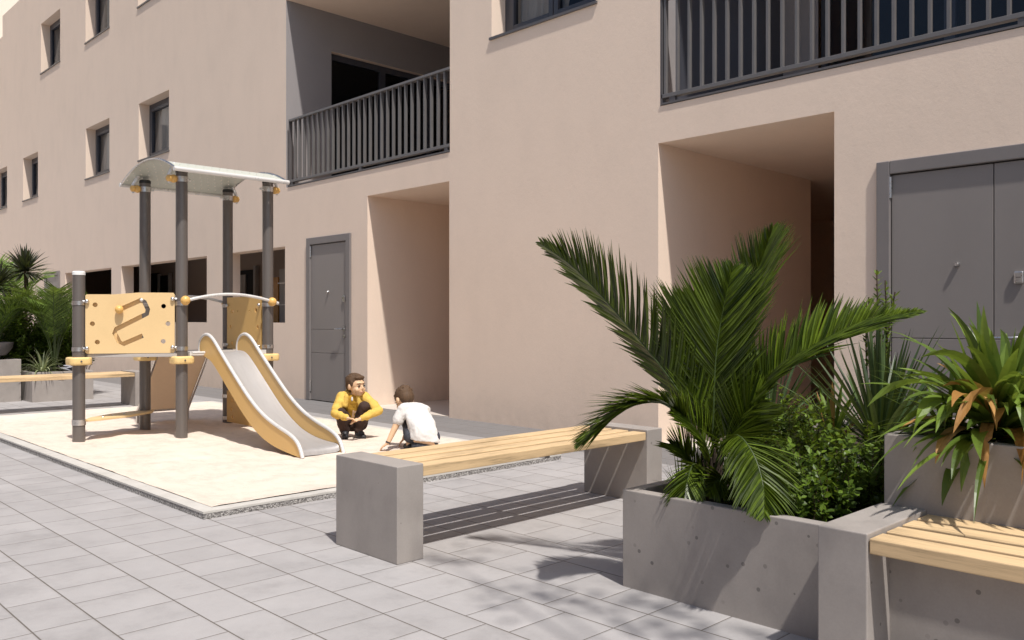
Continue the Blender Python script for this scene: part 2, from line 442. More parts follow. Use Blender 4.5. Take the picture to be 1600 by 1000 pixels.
def facade():
    m = B(); Y0, Y1 = -9.0, 44.0
    holes = WINS + ROOMS + LOG + PAS + DOORS
    ys = sorted({Y0, Y1, 26.04} | {h[0] for h in holes} | {h[1] for h in holes}); zs = sorted({0, TOP, 8.74} | {h[2] for h in holes} | {h[3] for h in holes})
    for i in range(len(ys) - 1):
        for k in range(len(zs) - 1):
            a, b, c, d = ys[i], ys[i + 1], zs[k], zs[k + 1]; cy, cz = (a + b) / 2, (c + d) / 2
            if any(h[0] < cy < h[1] and h[2] < cz < h[3] for h in holes) or (cy > 26.04 and cz > 8.74): continue
            m.face([(D, a, c), (D, a, d), (D, b, d), (D, b, c)])
    def reveal(h, dep):
        a, b, c, d = h; E = D + dep
        m.face([(D, b, c), (D, b, d), (E, b, d), (E, b, c)]); m.face([(D, a, c), (E, a, c), (E, a, d), (D, a, d)])
        m.face([(D, a, d), (E, a, d), (E, b, d), (D, b, d)])
        if c > 0: m.face([(D, a, c), (D, b, c), (E, b, c), (E, a, c)])
    for h in WINS: reveal(h, .42)
    for h in ROOMS: reveal(h, .24)
    for h in DOORS: reveal(h, .12)
    # top of the wall, far end step
    m.face([(D, Y0, TOP), (D + .35, Y0, TOP), (D + .35, 26.04, TOP), (D, 26.04, TOP)])
    m.face([(D, 26.04, 8.74), (D, 26.04, TOP), (D + .35, 26.04, TOP), (D + .35, 26.04, 8.74)])
    m.face([(D, 26.04, 8.74), (D + .35, 26.04, 8.74), (D + .35, Y1, 8.74), (D, Y1, 8.74)])
    # outer shell behind the facade keeps the inside dark
    m.face([(D, Y0, 0), (18, Y0, 0), (18, Y0, TOP), (D, Y0, TOP)]); m.face([(D, Y1, 0), (D, Y1, 8.74), (18, Y1, 8.74), (18, Y1, 0)])
    m.face([(18, Y0, 0), (18, Y1, 0), (18, Y1, TOP), (18, Y0, TOP)])
    m.face([(D + .35, Y0, 8.7), (18, Y0, 8.7), (18, Y1, 8.7), (D + .35, Y1, 8.7)])
    m.face([(D + .35, Y0, 8.7), (D + .35, Y1, 8.7), (D + .35, Y1, TOP), (D + .35, Y0, TOP)]) if False else None
    # passages: side walls, soffit, back
    a, b, c, d = PAS[0]
    m.face([(D, b, 0), (D, b, d), (11, b, d), (11, b, 0)]); m.face([(D, a, 0), (11, a, 0), (11, a, d), (D, a, d)])
    m.face([(D, a, d), (11, a, d), (11, b, d), (D, b, d)]); m.face([(11, a, 0), (11, b, 0), (11, b, d), (11, a, d)])
    a, b, c, d = PAS[1]
    m.face([(D, b, 0), (D, b, d), (9.06, b, d), (9.06, b, 0)]); m.face([(D, a, 0), (13, a, 0), (13, a, d), (D, a, d)])
    m.face([(D, a, d), (13, a, d), (13, b, d), (D, b, d)]); m.face([(9.06, b, 0), (9.06, b, d), (9.06, b + 3, d), (9.06, b + 3, 0)])
    m.face([(13, a, 0), (13, b + 3, 0), (13, b + 3, d), (13, a, d)]); m.face([(9.06, b + 3, 0), (13, b + 3, 0), (13, b + 3, d), (9.06, b + 3, d)])
    m.face([(9.06, b, d), (13, b, d), (13, b + 3, d), (9.06, b + 3, d)])
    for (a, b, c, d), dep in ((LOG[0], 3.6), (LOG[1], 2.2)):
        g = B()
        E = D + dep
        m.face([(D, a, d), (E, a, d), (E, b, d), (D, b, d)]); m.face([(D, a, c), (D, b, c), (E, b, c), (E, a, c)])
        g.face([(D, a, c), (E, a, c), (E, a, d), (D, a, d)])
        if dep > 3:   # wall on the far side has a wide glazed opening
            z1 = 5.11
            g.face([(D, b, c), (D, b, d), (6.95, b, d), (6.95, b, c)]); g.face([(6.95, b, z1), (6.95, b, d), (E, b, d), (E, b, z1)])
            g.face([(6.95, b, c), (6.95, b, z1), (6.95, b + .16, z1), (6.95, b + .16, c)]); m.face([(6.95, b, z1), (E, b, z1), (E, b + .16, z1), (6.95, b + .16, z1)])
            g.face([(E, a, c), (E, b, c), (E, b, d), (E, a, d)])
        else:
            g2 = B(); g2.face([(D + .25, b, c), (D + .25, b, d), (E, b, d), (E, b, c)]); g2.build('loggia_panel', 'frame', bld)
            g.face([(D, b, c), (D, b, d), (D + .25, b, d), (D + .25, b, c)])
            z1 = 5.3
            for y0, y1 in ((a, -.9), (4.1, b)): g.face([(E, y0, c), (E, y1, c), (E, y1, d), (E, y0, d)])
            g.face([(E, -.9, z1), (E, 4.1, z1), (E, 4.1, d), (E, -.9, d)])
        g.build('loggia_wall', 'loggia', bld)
    return m.build('wall', 'stucco', bld, weld=False)
facade()
# floors inside the passages
f = B(); f.box(D, 11, 7.381, 8.979, -.01, .012); f.box(D, 13, 2.901, 4.509, -.01, .012); f.box(9.07, 13, 4.52, 7.3, -.01, .012)
f.each('floor', 'floor', bld)
# common room behind the three ground floor openings
r = B(); x0, x1, y0, y1, z0, z1 = D + .24, 9.0, 10.6, 25.0, 0.3, 2.6
r.face([(x1, y0, z0), (x1, y1, z0), (x1, y1, z1), (x1, y0, z1)]); r.face([(x0, y0, z1), (x1, y0, z1), (x1, y1, z1), (x0, y1, z1)])
r.face([(x0, y0, z0), (x0, y1, z0), (x1, y1, z0), (x1, y0, z0)]); r.face([(x0, y0, z0), (x1, y0, z0), (x1, y0, z1), (x0, y0, z1)])
r.face([(x0, y1, z0), (x0, y1, z1), (x1, y1, z1), (x1, y1, z0)])
r.build('interior_wall', 'inner', bld)
q = B(); q.box(8.93, 8.99, 17.22, 18.18, .3, 2.2); q.box(8.93, 8.99, 21.75, 22.3, .3, 2.25); q.box(8.93, 8.99, 22.5, 23.05, .3, 2.33); q.box(8.93, 8.99, 14.6, 15.5, .3, 2.2); q.each('interior_door', 'black', bld)
q = B(); q.box(8.9, 8.925, 17.56, 17.86, .3, 2.1); q.box(8.9, 8.98, 17.1, 17.2, .3, 2.28); q.box(8.9, 8.98, 21.66, 21.73, .3, 2.3); q.box(8.9, 8.98, 22.32, 22.4, .3, 2.3)
q.each('interior_door_frame', 'plast', bld)
q = B(); q.box(7.6, 7.65, 13.0, 13.72, .35, 2.0); q.build('storage_cabinet', 'plast', bld)
q = B(); q.box(7.58, 7.66, 13.73, 13.94, .35, 1.86); q.build('wooden_strip', 'orange', bld)
q = B(); q.box(7.57, 7.597, 13.0, 13.72, 1.74, 1.76); q.box(7.57, 7.597, 13.0, 13.72, 1.36, 1.375); q.each('shelf', 'white', bld)

def window(y0, y1, z0, z1, lean, mull=False):
    X = D + .2
    fr = B(); t = .075
    for a, b, c, d in ((y0, y0 + t, z0, z1), (y1 - t, y1, z0, z1), (y0 + t, y1 - t, z0, z0 + t), (y0 + t, y1 - t, z1 - t, z1)): fr.box(X, X + .07, a, b, c, d)
    i0, i1, j0, j1 = y0 + t + .012, y1 - t - .012, z0 + t + .012, z1 - t - .012; s = .06
    panes = [(i0, i1)]
    if mull:
        ym = (y0 + y1) / 2; panes = [(i0, ym - .006), (ym + .006, i1)]
    for a0, a1 in panes:
        for a, b, c, d in ((a0, a0 + s, j0, j1), (a1 - s, a1, j0, j1), (a0 + s, a1 - s, j0, j0 + s), (a0 + s, a1 - s, j1 - s, j1)): fr.box(X - .015, X + .06, a, b, c, d)
    o = fr.build('window', 'frame', bld, bevel=.004)
    gl = B()
    for a0, a1 in panes: gl.face([(X + .02, a0 + s, j0 + s), (X + .02, a0 + s, j1 - s), (X + .02, a1 - s, j1 - s), (X + .02, a1 - s, j0 + s)])
    gl.each('pane', 'glass', o)
    si = B(); si.box(D - .022, X, y0 - .02, y1 + .02, z0 - .022, z0 + .004); si.build('sill', 'dark', o)
    cu = B(); n = 26; pts = []; ya, yb = (y1 - (y1 - y0) * lean, y1 - .05)
    for k in range(n + 1):
        y = ya + (yb - ya) * k / n; pts.append((X + .12 + .022 * math.sin(k * 1.9) + .01 * math.sin(k * .7), y))
    for k in range(n):
        (xa, a), (xb, b) = pts[k], pts[k + 1]
        # curtain gathered toward the far jamb lower down
        g0 = lambda yy, f: y1 - (y1 - yy) * f
        lv = [(z1, 1.0), ((z0 + z1) / 2, .88), (z0, .72)]
        for (za, fa), (zb, fb) in zip(lv, lv[1:]): cu.face([(xa, g0(a, fa), za), (xb, g0(b, fa), za), (xb, g0(b, fb), zb), (xa, g0(a, fb), zb)])
    cu.build('curtain', 'curtain', o, smooth=True, angle=80)
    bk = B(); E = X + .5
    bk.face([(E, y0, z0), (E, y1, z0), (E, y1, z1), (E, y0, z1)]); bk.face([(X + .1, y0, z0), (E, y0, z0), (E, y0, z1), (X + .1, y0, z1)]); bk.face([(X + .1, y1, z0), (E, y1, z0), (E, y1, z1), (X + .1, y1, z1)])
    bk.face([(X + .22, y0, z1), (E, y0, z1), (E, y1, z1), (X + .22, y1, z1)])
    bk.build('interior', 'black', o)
for i, h in enumerate(WINS): window(*h, (.0, .05, .5, .72, .75, .0, .0, .6)[i] + .12, mull=(i in (7,)))

# loggia glazing
def glazing(base, U, width, z0, z1, N, splits):
    U = Vector(U); N = Vector(N); O = Vector(base); fr = B(); t = .07
    def bar(a, b, c, d, dep=.07):
        fr.prism([(a, c), (b, c), (b, d), (a, d)], O - N * dep * .5, U, (0, 0, 1), dep)
    bar(0, width, z0, z0 + .06); bar(0, width, z1 - .09, z1); bar(0, t, z0 + .06, z1 - .09); bar(width - t, width, z0 + .06, z1 - .09)
    for q in splits: bar(q - .05, q + .05, z0 + .06, z1 - .09)
    o = fr.build('glass_door', 'frame', bld)
    gl = B(); p = [O + U * t + Vector((0, 0, z0 + .06)), O + U * (width - t) + Vector((0, 0, z0 + .06)), O + U * (width - t) + Vector((0, 0, z1 - .09)), O + U * t + Vector((0, 0, z1 - .09))]
    gl.face(p); gl.build('pane', 'glass', o)
    return o
glazing((6.951, 11.13, 0), (1, 0, 0), 2.85, 2.992, 5.108, (0, -1, 0), [1.0, 1.95])
glazing((8.43, -.9, 0), (0, 1, 0), 5.0, 2.992, 5.298, (-1, 0, 0), [1.25, 2.5, 3.75])
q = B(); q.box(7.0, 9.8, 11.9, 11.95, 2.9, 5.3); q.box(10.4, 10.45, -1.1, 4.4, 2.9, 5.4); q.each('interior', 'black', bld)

def railing(y0, y1, first, step):
    o = B(); X = D + .02
    o.box(X - .02, X + .035, y0, y1, 3.055, 3.09); o.box(X - .024, X + .04, y0, y1, 3.925, 3.955)
    rl = o.build('balcony_railing', 'rail', bld, bevel=.003)
    y = first; bars = B()
    while y < y1 - .02:
        if y > y0 + .02: bars.box(X - .012, X + .028, y - .010, y + .010, 3.09, 3.925)
        y += step
    bars.each('baluster', 'rail', rl)
    pl = B(); pl.box(X - .03, X + .03, y0, y1, 2.995, 3.012)
    for k in range(3):
        yy = y0 + (y1 - y0) * (.02 + .48 * k); pl.box(X - .015, X + .02, yy - .03, yy + .03, 3.012, 3.055)
    pl.box(X - .02, X + .035, y1 - .012, y1, 3.012, 3.95)
    pl.each('mounting_plate', 'dark', rl)
railing(7.375, 10.93, 7.484, .1225); railing(-1.19, 4.48, .0, .1235)

def door(y0, y1, H, handle=True, two=None):
    X = D
    fr = B(); t = .075
    fr.box(X - .03, X + .11, y1 - t, y1 + .02, 0.004, H + .02); fr.box(X - .03, X + .11, y0 - .02, y0 + t, 0.004, H + .02); fr.box(X - .03, X + .11, y0 + t, y1 - t, H - t, H + .02)
    d = fr.build('door_frame', 'doorf', bld, bevel=.006)
    l0, l1, top = y0 + t + .006, y1 - t - .006, H - t - .008
    gs = B(); gs.box(X + .035, X + .05, y0 + t - .001, y1 - t + .001, .003, H - t + .001); gs.build('gasket', 'black', d)
    parts = [(l0, l1)] if not two else [(l0, two - .003), (two + .003, l1)]
    zs = [.012, .655, .972, top]
    out = None
    for (a, b) in parts:
        lf = B()
        for k in range(3): lf.box(X - .004, X + .034, a, b, zs[k] + (.0035 if k else 0), zs[k + 1] - .0035 * (k < 2))
        lf.box(X + .004, X + .033, a + .002, b - .002, .014, top - .002)
        out = lf.build('door', 'door', bld, bevel=.0022); last = (a, b)
        if two and a != parts[-1][0]: continue
    a, b = parts[0]
    hg = B()
    for zz in (.2, H - .17): hg.tube([(X - .018, l1 + .004, zz - .075), (X - .018, l1 + .004, zz + .075)], .011, 10)
    hg.each('hinge', 'steel', d, smooth=True)
    pa = parts[-1] if two else parts[0]
    def hw(name, fn, lf=out): m = B(); fn(m); m.build(name, 'steel', lf, smooth=True, bevel=0, angle=40)
    pm = (pa[0] + pa[1]) / 2 - (0 if not two else .11)
    hw('peephole', lambda m: m.tube([(X - .004, pm, 1.476), (X - .02, pm, 1.476), (X - .032, pm, 1.476)], [.017, .017, .011], 14))
    hy = a + .05 if not two else two - .15
    hk = B(); hk.box(X - .026, X - .0045, hy - .028, hy + .028, 1.335, 1.415); hk.build('lock_plate', 'steel', out, bevel=.008, seg=3)
    hk = B(); hk.box(X - .0285, X - .0265, hy - .014, hy + .014, 1.373, 1.378); hk.build('lock_mark', 'dark', out)
    hw('handle', lambda m: (m.box(X - .014, X - .0045, hy - .022, hy + .022, .955, 1.015), m.tube([(X - .01, hy, .985), (X - .055, hy, .985), (X - .062, hy + .02, .985), (X - .062, hy + .15, .982)], [.010, .010, .010, .009], 12)))
    hw('lock_cylinder', lambda m: m.tube([(X - .0045, hy, .885), (X - .02, hy, .885)], [.026, .022], 18))
door(9.36, 10.39, 2.205); door(21.18, 22.24, 2.205); door(.95, 2.555, 2.215, two=1.813)

# ------------------------------------------------------------------ volumes added around the courtyard for their light
n = thing('sky_backdrop_wall', 'cream backdrop wall added beyond the courtyard in place of bright sky', 'building', (2, 46, 0))
q = B(); q.box(-12, 22, 46, 54, 0, 24); q.build('wall', 'cream', n)  # cream backdrop with made-up windows, added where bright sky shows
q = B()
for k in range(3):
    for j in range(4): q.box(-6 + 3.6 * k, -4.6 + 3.6 * k, 45.985, 46.0, 1.2 + 3 * j, 2.6 + 3 * j)
q.each('window', 'frame', n)
n = thing('opposite_building', 'unseen beige building across the courtyard, put in to cut sky and bounce warm light', 'building', (-8.0, 12, 0))
q = B(); q.box(-14, -8.0, -8, 44, 0, 5.2); q.build('wall', 'stucco', n)  # out of view; height set by how much sky light reaches the facade
q = B()
for k in range(14):
    for j in range(2): q.box(-8.0, -7.985, -5 + 3.4 * k, -3.5 + 3.4 * k, 1.1 + 2.95 * j, 2.3 + 2.95 * j)
q.each('window', 'frame', n)

# ------------------------------------------------------------------ sandpit
sx0, sx1, sy0, sy1 = 2.06, 4.97, 4.55, 10.72; KW = .085; KH = .043
sp = thing('sandpit', 'rectangular sandpit of pale sand framed by a low concrete kerb', 'sandpit', (3.5, 7.5, 0))
k = B(); e = .0
for a in ((sx0, sx1, sy0, sy0 + KW), (sx0, sx1, sy1 - KW, sy1), (sx0, sx0 + KW, sy0 + KW, sy1 - KW), (sx1 - KW, sx1, sy0 + KW, sy1 - KW)): k.box(*a, .0, KH - .012)
k.build('kerb', 'speck', sp)
k = B()
for a in ((sx0 - .002, sx1 + .002, sy0 - .002, sy0 + KW), (sx0 - .002, sx1 + .002, sy1 - KW, sy1 + .002), (sx0 - .002, sx0 + KW, sy0 + KW, sy1 - KW), (sx1 - KW, sx1 + .002, sy0 + KW, sy1 - KW)): k.box(*a, KH - .0118, KH)
k.build('kerb_top', 'kerb', sp)
s = B(); nx, ny = 96, 190; ax0, ax1, ay0, ay1 = sx0 + KW, sx1 - KW, sy0 + KW, sy1 - KW
def hz(x, y):
    ed = min(x - ax0, ax1 - x, y - ay0, ay1 - y)
    b = max(0., 1 - ed / .35)
    h = .020 + .027 * b * b; q_ = 1 - .8 * b
    h += q_ * (.013 * noise.noise(Vector((x * 1.7, y * 1.7, .3))) + .010 * noise.noise(Vector((x * 6, y * 5, 2.)))) + .0032 * noise.noise(Vector((x * 17, y * 15, 5.)))
    for (px, py, pr) in ((4.4, 6.6, .45), (4.3, 5.75, .5), (3.65, 5.75, .4)): 
        d = math.hypot(x - px, y - py)
        if d < pr: h += .006 * noise.noise(Vector((x * 11, y * 11, 9.))) * (1 - d / pr) * 2
    return h
for i in range(nx + 1):
    for j in range(ny + 1):
        x = ax0 + (ax1 - ax0) * i / nx; y = ay0 + (ay1 - ay0) * j / ny; s.v.append((x, y, hz(x, y)))
for i in range(nx):
    for j in range(ny):
        a = i * (ny + 1) + j; s.f.append((a, a + ny + 1, a + ny + 2, a + 1)); s.a.append(0.)
s.build('sand', 'sand', sp, smooth=True, angle=90)

# ------------------------------------------------------------------ play tower
PX, PY = (3.28, 4.14), (7.70, 8.56)
P1, P2, P3, P4, P5 = (2.535, 8.13), (PX[0], PY[1]), (PX[0], PY[0]), (PX[1], PY[1]), (PX[1], PY[0])
tw = thing('play_tower', 'ochre and dark grey play tower with curved roof, steel slide and maze panel', 'play equipment', (3.6, 8.1, 0))
for p, h in ((P1, 1.50), (P2, 2.445), (P3, 2.445), (P4, 2.445), (P5, 2.445)):
    m = B(); m.tube([(*p, -.05), (*p, h)], .052, 28); po = m.build('post', 'post', tw, smooth=True)
    m = B(); m.tube([(*p, h), (*p, h + .025), (*p, h + .034)], [.054, .054, .046], 28); m.build('post_cap', 'cap' if h < 2 else 'blackcap', po, smooth=True)
    if h > 2:
        m = B(); m.tube([(*p, h - .085), (*p, h - .035)], .056, 28); m.each('clamp', 'steel', po, smooth=True)
    for zz in ((.84, 1.25) if p != P2 else (1.25,)):
        m = B(); m.tube([(*p, zz - .018), (*p, zz + .018)], .0565, 28); m.each('clamp', 'steel', po, smooth=True)
    # collar that carries the deck
    m = B(); m.prism([(-.095, -.062), (-.062, -.095), (.062, -.095), (.095, -.062), (.095, .062), (.062, .095), (-.062, .095), (-.095, .062)], (*p, .70), (1, 0, 0), (0, 1, 0), .07)
    cl = m.build('collar', 'bear', po, bevel=.018, seg=4, smooth=True, angle=60)
    m = B()
    for an in (-150, -118, -60, -95):
        a = math.radians(an); c, s_ = math.cos(a), math.sin(a); m.tube([(p[0] + c * .08, p[1] + s_ * .08, .735), (p[0] + c * .104, p[1] + s_ * .104, .735)], [.012, .007], 8)
    m.each('bolt', 'dark', cl)
# deck
m = B(); zt = .795
m.prism([(P2[0] + .05, P2[1]), (P3[0] + .05, P3[1] - .02), (P5[0] - .05, P5[1] - .02), (P4[0] - .05, P4[1])], (0, 0, .765), (1, 0, 0), (0, 1, 0), .03)
m.prism([(P1[0] + .06, P1[1] + .02), (P1[0] + .06, P1[1] - .04), (P3[0] - .04, P3[1] - .02), (P3[0] + .045, P3[1] + .05), (P2[0] + .045, P2[1] - .05)], (0, 0, .765), (1, 0, 0), (0, 1, 0), .03)
m.build('deck', 'plast', tw, bevel=.003)
m = B(); m.box(P3[0] + .05, 3.47, P3[1] - .06, P3[1] - .02, .772, .81); m.box(3.85, P5[0] - .05, P3[1] - .06, P3[1] - .02, .772, .81)
m.tube([(P3[0] + .06, P3[1] - .085, .80), (3.46, P3[1] - .085, .80)], .012, 10); m.each('deck_edge', 'white', tw, smooth=True)
# maze panel between P1 and P3
U = Vector((P3[0] - P1[0], P3[1] - P1[1], 0)); WID = U.length; U.normalize(); NO = U.cross(Vector((0, 0, 1)))   # faces the camera side
O = Vector((*P1, 0)) + NO * .012
def pix(zx, zy):   # panel picture of 497 x 323 units -> metres on the board
    return (.058 + (zx - 115) / 497 * (WID - .116), .80 + (403 - zy) / 323 * .535)
poly = [(115, 395), (122, 403), (604, 403), (612, 395), (612, 82), (604, 72), (410, 72), (270, 83), (122, 84), (115, 91)]
m = B(); m.prism([pix(*q) for q in poly][::-1], O, U, (0, 0, 1), .0)
m = B(); m.prism([pix(*q) for q in poly[::-1]], O - NO * .0095, U, (0, 0, 1), .019)
panel = m.build('maze_panel', 'yel', tw, bevel=0)
track = [(305, 165), (425, 112), (440, 122), (460, 165), (455, 188), (430, 200), (282, 272), (275, 292), (300, 340), (322, 352), (432, 307)]
cs = []
c = B(); T2 = [pix(*q) for q in track]; L_, R_ = [], []; hw = .020
for i, q in enumerate(T2):
    a = Vector(T2[max(i - 1, 0)]); b = Vector(T2[min(i + 1, len(T2) - 1)]); d = (b - a).normalized(); nn = Vector((-d.y, d.x))
    L_.append(Vector(q) + nn * hw); R_.append(Vector(q) - nn * hw)
c.prism([tuple(x) for x in (R_ + L_[::-1])], O - NO * .03, U, (0, 0, 1), .06); cs.append(c.build('cutter', 'yel', None))
for q in ((549, 146), (574, 242), (547, 339), (153, 242), (180, 341), (168, 140)):
    u, v = pix(*q); cc = O + U * u + Vector((0, 0, v)); c = B(); c.tube([cc - NO * .03, cc + NO * .03], .021, 20); cs.append(c.build('cutter', 'yel', None))
cut(panel, cs)
# backing board behind the left of the track
m = B(); m.prism([pix(*q) for q in ((130, 395), (425, 395), (425, 175), (400, 90), (130, 90))], O - NO * .0215 + NO * 0, U, (0, 0, 1), .0)
m = B(); m.prism([pix(*q) for q in ((130, 395), (425, 395), (425, 212), (415, 95), (130, 95))], O - NO * .020, U, (0, 0, 1), -.006) 
m.build('backing_board', simple('mid ochre board', (.72, .51, .25), .5, 0, .05, 6, .04), panel)
u, v = pix(305, 165); cc = O + U * u + Vector((0, 0, v)); m = B(); m.tube([cc - NO * .01, cc + NO * .03], .012, 12); m.ball(cc + NO * .045, (.036, .036, .036), 18, 12)
m.build('sliding_knob', 'yelb', panel, smooth=True)
u, v = pix(425, 113); cc = O + U * u + Vector((0, 0, v)); m = B(); m.ball(cc + NO * .008, .016); m.each('bolt', 'white', panel, smooth=True)
m = B()
for q in ((103, 122), (103, 375), (620, 106), (620, 372)):
    u, v = pix(q[0] + (22 if q[0] < 300 else -18), q[1]); cc = O + U * u + Vector((0, 0, v)); m.ball(cc + NO * .022, .02, 12, 8); m.tube([cc + NO * .014 - U * .06 * (1 if q[0] < 300 else -1), cc + NO * .014], .012, 8)
m.each('bolt', 'steel', panel, smooth=True)
# side panel between P4 and P5
def sidepanel(name, y0, y1, z0, z1, mat, holes, notch=False):
    X = PX[1] - .02
    po = [(y0, z0), (y1, z0), (y1, z1), (y0, z1)] if not notch else [(y0, z0), (y1, z0), (y1, z1), (y1 - .2, z1), (y1 - .25, z1 - .05), (y0 + .28, z1 - .07), (y0 + .2, z1 - .16), (y0, z1 - .2)]
    m = B(); m.prism(po[::-1], (X, 0, 0), (0, 1, 0), (0, 0, 1), -.019); o = m.build(name, mat, tw, weld=True)
    cs = []
    for (y, z, r_) in holes:
        c = B(); c.tube([(X - .05, y, z), (X + .05, y, z)], r_, 16); cs.append(c.build('cutter', 'yel', None))
    cut(o, cs); return o
s1 = sidepanel('side_panel', 7.765, 8.495, .80, 1.335, 'yeld', [(8.38, 1.19, .022), (8.42, 1.03, .02), (8.38, .86, .02), (7.87, 1.2, .024), (7.83, 1.03, .02), (7.87, .88, .02), (8.26, 1.19, .008), (8.0, 1.19, .008), (8.26, .87, .008), (8.0, .87, .008)])
s2 = sidepanel('lower_panel', 7.765, 8.50, .035, .36, 'yeld', [(8.38, .26, .02), (8.40, .17, .02), (8.37, .09, .022)], notch=True)
m = B()
for zz in (.30, .07):
    for p in (P4, P5): m.tube([(*p, zz - .018), (*p, zz + .018)], .0565, 24)
m.each('clamp', 'steel', tw, smooth=True)
m = B()
for zz in (.84, 1.25):
    m.ball((PX[1] - .05, P4[1] - .085, zz), .017); m.ball((PX[1] - .05, P5[1] + .085, zz), .017)
m.each('bolt', 'steel', s1, smooth=True)
# step board between P1 and P2, held by a clamp on P1
m = B(); d = Vector((P2[0] - P1[0], P2[1] - P1[1], 0)); Ld = d.length; d.normalize(); nn = Vector((d.y, -d.x, 0))
sb = [(.05, .02), (.2, -.06), (.5, -.1), (.8, -.06), (.93, .0), (.93, .05), (.8, .13), (.45, .16), (.15, .10), (.05, .05)]
m.prism([(a * 1.0, b) for a, b in sb], Vector((*P1, .19)), d, nn, -.02); stp = m.build('step_board', 'yel', tw, weld=True, bevel=.003)
m = B(); m.tube([(*P1, .165), (*P1, .215)], .058, 28); m.each('clamp', 'steel', tw, smooth=True)
m = B()
for a in (.3, .45, .62): 
    c = Vector((*P1, .212)) + d * a * .86 + nn * .03; m.ball(c, (.012, .012, .005), 8, 6)
m.each('bolt', 'steel', stp)
# climbing ramp at the back
m = B(); xa, xb = 3.43, 3.94
top = (8.60, .775); bot = (9.12, .15)
m.prism([(top[0], top[1]), (bot[0], bot[1]), (bot[0] + .015, bot[1] + .012), (top[0] + .015, top[1] + .012)], (xa, 0, 0), (0, 1, 0), (0, 0, 1), xb - xa); rp = m.build('climbing_ramp', 'trans', tw, weld=True)
m = B()
for x in (xa - .012, xb + .012): m.tube([(x, top[0], top[1] - .015), (x, bot[0], bot[1] - .01), (x, bot[0] + .01, -.02)], .016, 10)
m.tube([(xa, bot[0] + .006, bot[1] - .01), (xb, bot[0] + .006, bot[1] - .01)], .012, 8); m.build('ramp_frame', 'steel', rp, smooth=True)
# guard bars with knobs
for yy, nm in ((P3[1] - .07, 0), (P2[1] + .07, 1)):
    pts = []
    for k in range(15):
        t = k / 14; x = PX[0] + .02 + (PX[1] - PX[0] - .0) * t; pts.append((x, yy, 1.278 + .065 * math.sin(PI * t) ** .9))
    m = B(); m.tube(pts + [(PX[1] + .075, yy, 1.265)], .0145, 12); gb = m.build('guard_bar', 'white', tw, smooth=True)
    m = B()
    for x in (PX[0] + .005, PX[1] + .01): m.ball((x, yy, 1.278), .043, 20, 14)
    m.each('knob', 'yelb', gb, smooth=True)
# slide
rail = [(7.745, .79), (7.755, .85), (7.73, .915), (7.67, .955), (7.60, .97), (7.53, .955), (7.45, .915), (7.30, .80), (7.03, .605), (6.76, .42), (6.53, .305), (6.30, .235), (6.12, .195), (6.01, .155), (5.945, .10), (5.905, .02)]
low = [(7.745, .78), (7.54, .745), (7.42, .68), (7.14, .475), (6.87, .28), (6.60, .135), (6.37, .07), (6.13, .04), (5.905, .02)]
sl = thing  # (slide is part of the tower)
def smoothpts(p, n=3):
    for _ in range(n):
        q = [p[0]]
        for a, b in zip(p, p[1:]): q += [tuple(.75 * x + .25 * y for x, y in zip(a, b)), tuple(.25 * x + .75 * y for x, y in zip(a, b))]
        p = q + [p[-1]]
    return p
railS = smoothpts(rail, 2); lowS = smoothpts(low, 2)
m = B(); ys0, ys1 = 3.465, 3.855
bed = smoothpts([(7.70, .80), (7.56, .79), (7.43, .715), (7.15, .51), (6.88, .315), (6.6, .17), (6.4, .115), (6.2, .088), (6.0, .082), (5.96, .07), (5.945, .03)], 2)
for (a, b) in zip(bed, bed[1:]):
    # slightly dished bed
    xs = [ys0 + .02, ys0 + .05, (ys0 + ys1) / 2, ys1 - .05, ys1 - .02]; dz = [.012, 0, -.004, 0, .012]
    for i in range(4): m.face([(xs[i], a[0], a[1] + dz[i]), (xs[i + 1], a[0], a[1] + dz[i + 1]), (xs[i + 1], b[0], b[1] + dz[i + 1]), (xs[i], b[0], b[1] + dz[i])])
slide = m.build('slide', 'steelw', tw, smooth=True, weld=True, angle=50)
for x in (ys0, ys1 - .015):
    m = B(); poly = railS + lowS[::-1][1:-1]
    m.prism([(a, b) for a, b in poly], (x, 0, 0), (0, 1, 0), (0, 0, 1), .015); m.build('slide_side', 'yels', slide, weld=True)
    m = B(); m.tube([(x + .0075, a, b) for a, b in railS], .0155, 12); m.build('slide_rail', 'white', slide, smooth=True, angle=80)
# roof
rf = B(); X0, X1 = 3.12, 4.215; YC = 8.10; HW = .645
def arch(u): return 2.436 + .152 * (1 - u * u) 
N_ = 20; prof = [(YC + HW * (-1 + 2 * i / N_), arch(-1 + 2 * i / N_)) for i in range(N_ + 1)]
for (a, b) in zip(prof, prof[1:]): rf.face([(X0, a[0], a[1]), (X1, a[0], a[1]), (X1, b[0], b[1]), (X0, b[0], b[1])])
roof = rf.build('roof', 'perf', tw, smooth=True, weld=True, angle=60)
m = B()
for x in (X0, X1): m.tube([(x, a, b + .006) for a, b in prof], .011, 10)
m.each('roof_rib', 'steel', roof, smooth=True, angle=80)
m = B()
for a, b in (prof[0], prof[-1]): m.tube([(X0 - .015, a, b), (X1 + .015, a, b)], .021, 14)
m.each('roof_edge', 'white', roof, smooth=True)
m = B()
for (a, b) in zip(prof, prof[1:]): m.face([(X0, a[0], a[1] + .012), (X1, a[0], a[1] + .012), (X1, b[0], b[1] + .012), (X0, b[0], b[1] + .012)])
